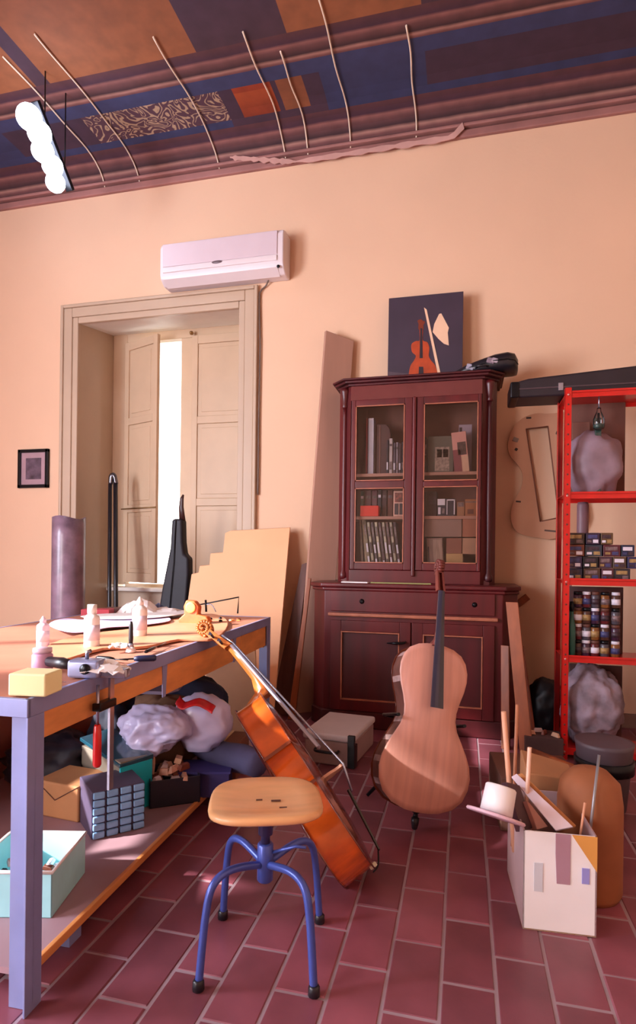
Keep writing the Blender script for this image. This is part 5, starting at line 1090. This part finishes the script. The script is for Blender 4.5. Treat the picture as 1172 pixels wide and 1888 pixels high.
# black long case on top
zc_ = szs[0]+.012; YC = FY+.10
A = onY(943, 751, YC); B_ = onY(943, 725, YC); x1c = SX1
t = thing('long_case', 'long black instrument case lying across the top of the red shelving', 'instrument case', (A.x, YC, zc_))
hl = .115; bm = bm_new(); L2 = x1c-A.x
pl4 = [(0, 0), (L2, 0), (L2, .165), (L2*.75, .175), (L2*.45, .15), (.10, .118), (0.02, .10), (0, .085)]
prism(bm, [(x, z) for x, z in pl4], -.25, .0, XZ); mk('shell', bm, mat('case_black', '#221a22', .5, var=.2), t, bevel=.015, seg=3)
bm = bm_new(); bb(bm, .0, L2, -.004, .25, .048, .056); mk('seam', bm, mat('case_seam', '#4a3a40', .4), t)
bm = bm_new(); bb(bm, -.01, .045, -.008, .258, -.002, .10); mk('end_cap', bm, blackm, t, bevel=.01)
for u in (.22, .62): bm = bm_new(); bb(bm, L2*u-.014, L2*u+.014, -.009, .0, .03, .075); mk('latch', bm, chrome, t)
# template on the wall
YT = WY-.03
tp_ = [(1005, 763), (985, 763), (962, 772), (945, 790), (937, 812), (936, 828), (941, 842), (950, 853), (959, 865), (963, 880), (960, 900), (950, 918), (943, 935), (941, 955), (946, 972), (956, 983), (975, 989), (1000, 993), (1012, 995)]
P_ = [onY(*p, YT) for p in tp_]; c = onY(1010, 880, YT); half_ = catmull([(p.x-c.x, p.z, 0) for p in P_], 3); half_ = [(v.x, v.y) for v in half_]
mx_ = onY(1012, 880, YT).x-c.x
full = half_+[(2*mx_+.0-x, z) for x, z in half_[::-1] if x < mx_-.01]
hole = [onY(*p, YT) for p in ((969, 791), (1010, 786), (1030, 955), (995, 962))]; hole = [(p.x-c.x, p.z) for p in hole]
t = thing('cello_template', 'pale plywood instrument template with a long cut-out hung beside the cabinet', 'template', (c.x, WY-.03, 0))
bm = bm_new()
vo = [bm.verts.new((x, 0, z)) for x, z in full]; vh = [bm.verts.new((x, 0, z)) for x, z in hole]
eo = [bm.edges.new((vo[i], vo[(i+1) % len(vo)])) for i in range(len(vo))]; eh = [bm.edges.new((vh[i], vh[(i+1) % 4])) for i in range(4)]
bmesh.ops.triangle_fill(bm, use_beauty=True, edges=eo+eh)
hx = [f for f in bm.faces if False]
o = mk('plywood_sheet', bm, mat('template_ply', '#c08e70', .6, var=.08, scale=3), t); s_ = o.modifiers.new('s', 'SOLIDIFY'); s_.thickness = .014; s_.offset = 0
bm = bm_new(); P3 = [(x, z) for x, z in hole]
for i in range(4):
    (xa, za), (xb, zb2) = P3[i], P3[(i+1) % 4]; tube(bm, [(xa, -.004, za), (xb, -.004, zb2)], .006, 4)
mk('cutout_edge', bm, mat('template_edge', '#7a4a38', .7), t)
for (px, py, w, h, c_, r_) in ((974, 771, .035, .012, '#3a2c28', 0), (950, 811, .04, .03, '#8a7468', .4), (951, 829, .02, .02, '#3a2c28', .6), (955, 925, .035, .012, '#4a3830', .1), (1028, 799, .03, .022, '#4a3430', .3), (1015, 979, .09, .012, '#5a4640', .1)):
    p = onY(px, py, YT); bm = bm_new(); box(bm, (0, 0, 0), (w, .004, h), Matrix.Translation((p.x-c.x, -.009, p.z)) @ Matrix.Rotation(r_, 4, 'Y')); mk('paper_scrap', bm, mat('scrap_'+c_[1:], c_, .8), t)
# stained strips leaning right of the cabinet
def strip(px_b, py_b, px_t, py_t, w, yb2, yt2, m, label, th=.02):
    Bp = onY(px_b, py_b, yb2); T = onY(px_t, py_t, yt2); Bp.z = .002; wv = Vector((w/2, -.01, 0))
    return board('stained_strip', [Bp-wv, Bp+wv, T+wv, T-wv], th, m, label, 'strip')
strip(971, 1400, 943, 1110, .075, 3.72, 4.00, mat('orange_strip', '#98502a', .5, var=.2, scale=8, stretch=(3, 3, .3)), 'longest orange-brown strip leaning right of the cabinet')
strip(931, 1392, 930, 1190, .05, 3.86, 4.02, plank_o, 'shorter brown strip, left of the long orange-brown one')
strip(984, 1400, 957, 1190, .04, 3.82, 4.02, mat('brown_strip', '#7c3e26', .5, var=.2, scale=8, stretch=(3, 3, .3)), 'shorter reddish strip, right of the long orange-brown one')
p = onY(960, 1104, 4.50); o = mk('wood_cleat', box(bm_new(), (0, 0, 0), (.10, .03, .05)), plank_o, bevel=.004); o.matrix_world = Matrix.Translation((p.x+.02, WY-.02, p.z-.02)) @ Matrix.Rotation(-.7, 4, 'Y'); tag(o, 'small brown cleat fixed to the wall above the leaning strips', 'wood piece')
bm = bm_new(); p = onZ(1005, 1400, 0); bb(bm, -.12, .10, -.06, .12, 0, .13); o = mk('floor_carton', bm, mat('dark_carton2', '#4c3230', .8), bevel=.004, loc=(p.x-.0, p.y+.05, 0)); tag(o, 'dark brown carton on the floor left of the shelving foot', 'box')
for k, (dx_, dy_) in enumerate(((-.08, 0), (.0, .02), (.06, -.02), (-.03, .06))):
    o = mk('wood_scrap', box(bm_new(), (0, 0, .012), (.06, .02, .024), taper=.7), ofm[k % 4], bevel=.003, loc=(p.x+dx_, p.y+.05+dy_, .131)); o.rotation_euler.z = k*1.1
    tag(o, ['pinkish', 'brown', 'tan', 'whitish'][k]+' wood scrap on the dark floor carton by the shelving', 'wood scrap', 'scraps on the dark floor carton')
bm = bm_new(); p = onF(1035, 1330, 3.85); tag(blob('black_bag', .26, .22, .36, 51, mat('black_plastic', '#0e0a10', .5), None, (onY(1010, 1300, 4.3).x, 4.36, 0), .2, 2.5), 'black rubbish bag in the dark corner behind the strips', 'bag')

# carton with junk at bottom right
A = onF(965, 1531, 1.90); topz = A.z; B = onF(1101, 1524, 1.86)
ang = math.atan2(B.y-A.y, B.x-A.x); wC = math.hypot(B.x-A.x, B.y-A.y); dC = .36
t = thing('white_carton', 'open white carton full of offcuts at the lower right', 'box', (A.x, A.y, 0), rz=ang); MC = Matrix.Translation((A.x, A.y, 0)) @ Matrix.Rotation(ang, 4, 'Z')
cwm = mat('carton_white', '#f6f2f4', .6, var=.03); cin = mat('carton_inside', '#c08c54', .8)
for nm, r in (('front_wall', (0, wC, 0, .005)), ('back_wall', (0, wC, dC-.005, dC)), ('left_wall', (0, .005, 0, dC)), ('right_wall', (wC-.005, wC, 0, dC))):
    bm = bm_new(); bb(bm, r[0], r[1], r[2], r[3], 0, topz); mk(nm, bm, cwm if nm == 'front_wall' else mat('carton_side', '#b89a9c', .7), t)
bm = bm_new(); bb(bm, 0, wC, 0, dC, 0, .005); mk('bottom', bm, cin, t)
hexs = [('mauve_print', [(.46, 0), (.64, 0), (.64, 1), (.44, 1), (.44, .6)], '#b08898'), ('orange_print', [(.66, 1), (1, 1), (1, .30)], '#e0a050'), ('lavender_print', [(.80, .05), (.90, .05), (.90, .36), (.80, .36)], '#9a98dc'), ('grey_print', [(.15, -.2), (.27, -.2), (.27, .38), (.15, .38)], '#d2d4dc')]
for nm, P_, c_ in hexs:
    bm = bm_new(); prism(bm, [(x*wC, topz-.16+z*.16) for x, z in P_], 0, .0025, XZ); mk(nm, bm, mat(nm, c_, .6, var=.03), t)
def inC(x, y, z): return MC @ Vector((x, y, z))
bm = bm_new(); hexa(bm, [(-.005, .0, topz-.003), (wC*.5, 0, topz-.003), (wC*.45, -.02, topz+.02), (-.12, -.0, topz+.03)] + [(-.005, .0, topz+.001), (wC*.5, 0, topz+.001), (wC*.45, -.02, topz+.024), (-.12, -.0, topz+.034)]) if False else None
def rod(name, a, b, Fa, Fb, r, m, label, cat, r2=None):
    A_ = onF(*a, Fa); B2 = onF(*b, Fb); bm = bm_new(); tube(bm, [A_, A_.lerp(B2, .5), B2], [r, r, r2 or r], 10); o = mk(name, bm, m); return tag(o, label, cat)
dw = mat('dowel_wood', '#e0a484', .5, var=.08)
def into(a, b, Fa, zb_):   # continue a sight segment down to a chosen height inside the carton
    return None
rod('dowel', (928, 1312), (948, 1570), 2.12, 2.10, .009, dw, 'thickest wooden dowel standing in the white carton, leftmost', 'dowel')
rod('dowel', (953, 1299), (944, 1560), 2.16, 2.14, .006, mat('dowel_dark', '#b87858', .5), 'thin darker dowel crossing behind the thickest one in the carton', 'dowel')
rod('dowel', (976, 1378), (966, 1560), 2.04, 2.02, .007, mat('dowel_pale', '#ecc0a8', .5), 'short pale dowel, rightmost of the dowels in the carton', 'dowel')
rod('wire_rod', (1104, 1392), (1084, 1560), 2.05, 1.95, .005, mat('grey_rod', '#9a9aa0', .4, metal=.6), 'thin grey metal rod rising at the right of the carton', 'rod')
rod('cane', (1078, 1480), (1066, 1560), 1.95, 1.93, .004, dw, 'short thin cane by the carton right corner', 'cane')
# white cylinder with flange
cc = onF(918, 1478, 1.93); Mcyl = Matrix.Translation(cc) @ Matrix.Rotation(TH, 4, 'Z') @ Matrix.Rotation(.32, 4, 'Y') @ Matrix.Rotation(-.35, 4, 'X')
t = thing('flanged_cylinder', 'white plastic cylinder with a wide flange tilted over the carton left edge', 'cylinder', M=Mcyl)
mk('cylinder', lathe(bm_new(), [(.002, .05), (.045, .05), (.05, .045), (.052, -.035), (.045, -.038)], 28), white_pl, t); mk('flange', lathe(bm_new(), [(.03, -.05), (.092, -.05), (.095, -.045), (.092, -.040), (.05, -.038)], 32), mat('pinkish_plastic', '#e0bccb', .4), t)
# flat white plank and dark pieces
def slab(name, quad, Fs, th, m, label, cat):
    q = [onF(*p, f) for p, f in zip(quad, Fs)]; n = (q[1]-q[0]).cross(q[3]-q[0]).normalized(); n = n if n.dot(q[0]-Vector((0, 0, CH))) > 0 else -n
    bm = bm_new(); addmesh(bm, q+[v+n*th for v in q], [(0, 1, 2, 3), (7, 6, 5, 4), (0, 4, 5, 1), (1, 5, 6, 2), (2, 6, 7, 3), (3, 7, 4, 0)]); return tag(mk(name, bm, m, bevel=.002), label, cat)
slab('white_plank', [(942, 1432), (952, 1426), (1056, 1524), (1024, 1531)], [2.08, 2.08, 1.92, 1.92], .012, mat('white_plank', '#e4d4e0', .5), 'white flat plank slanting down into the carton', 'plank')
slab('brown_plank', [(954, 1427), (962, 1425), (1062, 1522), (1056, 1525)], [2.10, 2.10, 1.94, 1.94], .012, mat('tan_plank', '#c98a54', .6), 'tan plank edge lying just behind the white flat plank', 'plank')
slab('dark_offcut', [(934, 1442), (958, 1448), (984, 1526), (962, 1534)], [2.02, 2.04, 1.97, 1.97], .03, mat('dark_walnut', '#4a2a30', .5, var=.3), 'dark walnut offcut standing left of the white plank in the carton', 'offcut')
slab('rosy_offcut', [(970, 1476), (976, 1480), (1010, 1524), (990, 1530)], [1.99, 1.99, 1.95, 1.95], .03, mat('rosy_wood', '#a87468', .5, var=.15), 'rosy offcut between the dark one and the white plank', 'offcut')
# brown paper bag with a dark printed dome emblem
t = thing('kraft_bag', 'brown kraft paper bag with a dark oval emblem behind the carton', 'bag', M=Matrix.Translation((onF(1018, 1450, 2.28).x, onF(1018, 1450, 2.28).y, 0)) @ Matrix.Rotation(TH-.15, 4, 'Z'))
Fb = 2.28; zt3 = 1.2-(1425-1031)*Fb/1080; hw = .10
bm = bm_new(); hexa(bm, [(-hw, 0, 0), (hw, 0, 0), (hw, .14, 0), (-hw, .14, 0), (-hw*1.0, -.02+.0, zt3), (hw*.9, .0, zt3-.02), (hw*.9, .12, zt3+.0), (-hw, .12, zt3+.05)]); mk('bag', bm, mat('kraft', '#a8744e', .8, var=.12, bump=.2), t, bevel=.006)
bm = bm_new(); pts = [(.052*math.cos(a), .036*math.sin(a)) for a in [i/12*PI for i in range(13)]]; prism(bm, pts, 0, .003, Matrix.Translation((.0, -.024, zt3-.10)) @ Matrix.Rotation(.3, 4, 'Y') @ XZ); mk('emblem', bm, mat('emblem_black', '#2a2024', .6), t)
for k in (.25, .5, .75): bm = bm_new(); box(bm, (0, 0, 0), (.07*(1-k*.5), .002, .003), Matrix.Translation((-.004, -.0285, zt3-.10+.033*k)) @ Matrix.Rotation(.3, 4, 'Y')); mk('emblem_line', bm, mat('kraft', '#a8744e'), t)
c1 = onF(1080, 1560, 2.12); bm = bm_new(); lathe(bm, [(.10, 0), (.11, .02), (.11, .33), (.10, .40), (.06, .44), (.02, .45)], 24); o = mk('round_carton', bm, mat('round_card', '#9a5c38', .7, var=.15), loc=(c1.x+.01, c1.y, 0)); tag(o, 'rounded brown cardboard drum behind the carton right corner', 'drum')
# long stick lying behind
A_ = onF(975, 1385, 2.95); B2 = onF(1072, 1425, 2.5); bm = bm_new(); tube(bm, [A_, B2], .022, 6); tag(mk('wood_batten', bm, plank_o), 'orange-brown batten lying across behind the kraft bag', 'batten')
p = onZ(1000, 1480, 0); bm = bm_new(); bb(bm, -.2, .15, 0, .36, 0, .235); o = mk('low_carton', bm, mat('low_card', '#6a4438', .8), bevel=.006, loc=(onF(1010, 1500, 2.55).x, onF(1010, 1500, 2.55).y, 0)); o.rotation_euler.z = .1; tag(o, 'low dark cardboard box carrying the batten, behind the kraft bag', 'box')
t = thing('dark_bucket', 'dark grey bag-lined bucket under the shelving at right edge', 'bucket', (onF(1112, 1450, 2.85).x, onF(1112, 1450, 2.85).y, 0))
mk('bucket', lathe(bm_new(), [(.10, 0), (.13, .30), (.135, .32), (.12, .32)], 22), mat('bucket_grey', '#5a4c54', .5), t); bm = bm_new(); lathe(bm, [(.131, .18), (.134, .18), (.135, .24), (.132, .24)], 22); mk('band', bm, blackm, t)

# ================================================================== CEILING LAMP
lampm = bpy.data.materials.new('lamp_glow'); lampm.use_nodes = True; b_ = lampm.node_tree.nodes['Principled BSDF']; b_.inputs['Emission Color'].default_value = (.72, .80, 1, 1); b_.inputs['Emission Strength'].default_value = 22
pa = onF(60, 215, 4.1); pb_ = onF(108, 335, 4.35); d = pb_-pa; L3 = d.length; xax = d.normalized(); zax = Vector((0, 0, 1)); yax = zax.cross(xax).normalized(); zax = xax.cross(yax)
t = thing('ceiling_lamp', 'glaring blue-white cluster lamp hanging at the upper left', 'lamp', M=frameM(pa, xax, yax, zax))
for k in range(5):
    bm = bm_new(); bmesh.ops.create_uvsphere(bm, u_segments=18, v_segments=10, radius=.085-.004*k); 
    for v in bm.verts: v.co += Vector((L3*k/4, .015*(-1)**k, -.02))
    mk('globe', bm, lampm, t, smooth=True)
bm = bm_new(); bb(bm, -.08, L3+.08, -.03, .03, .085, .12); mk('rail', bm, blackm, t, bevel=.005)
bm = bm_new(); inv = t.matrix_world.inverted()
for u in (.1, .9):
    q = t.matrix_world @ Vector((L3*u, 0, .12)); 
    b2 = bm_new(); tube(b2, [inv @ q, inv @ Vector((q.x, q.y, FZ+.0))], .005, 6); mk('suspension_rod', b2, blackm, t)
bm.free()
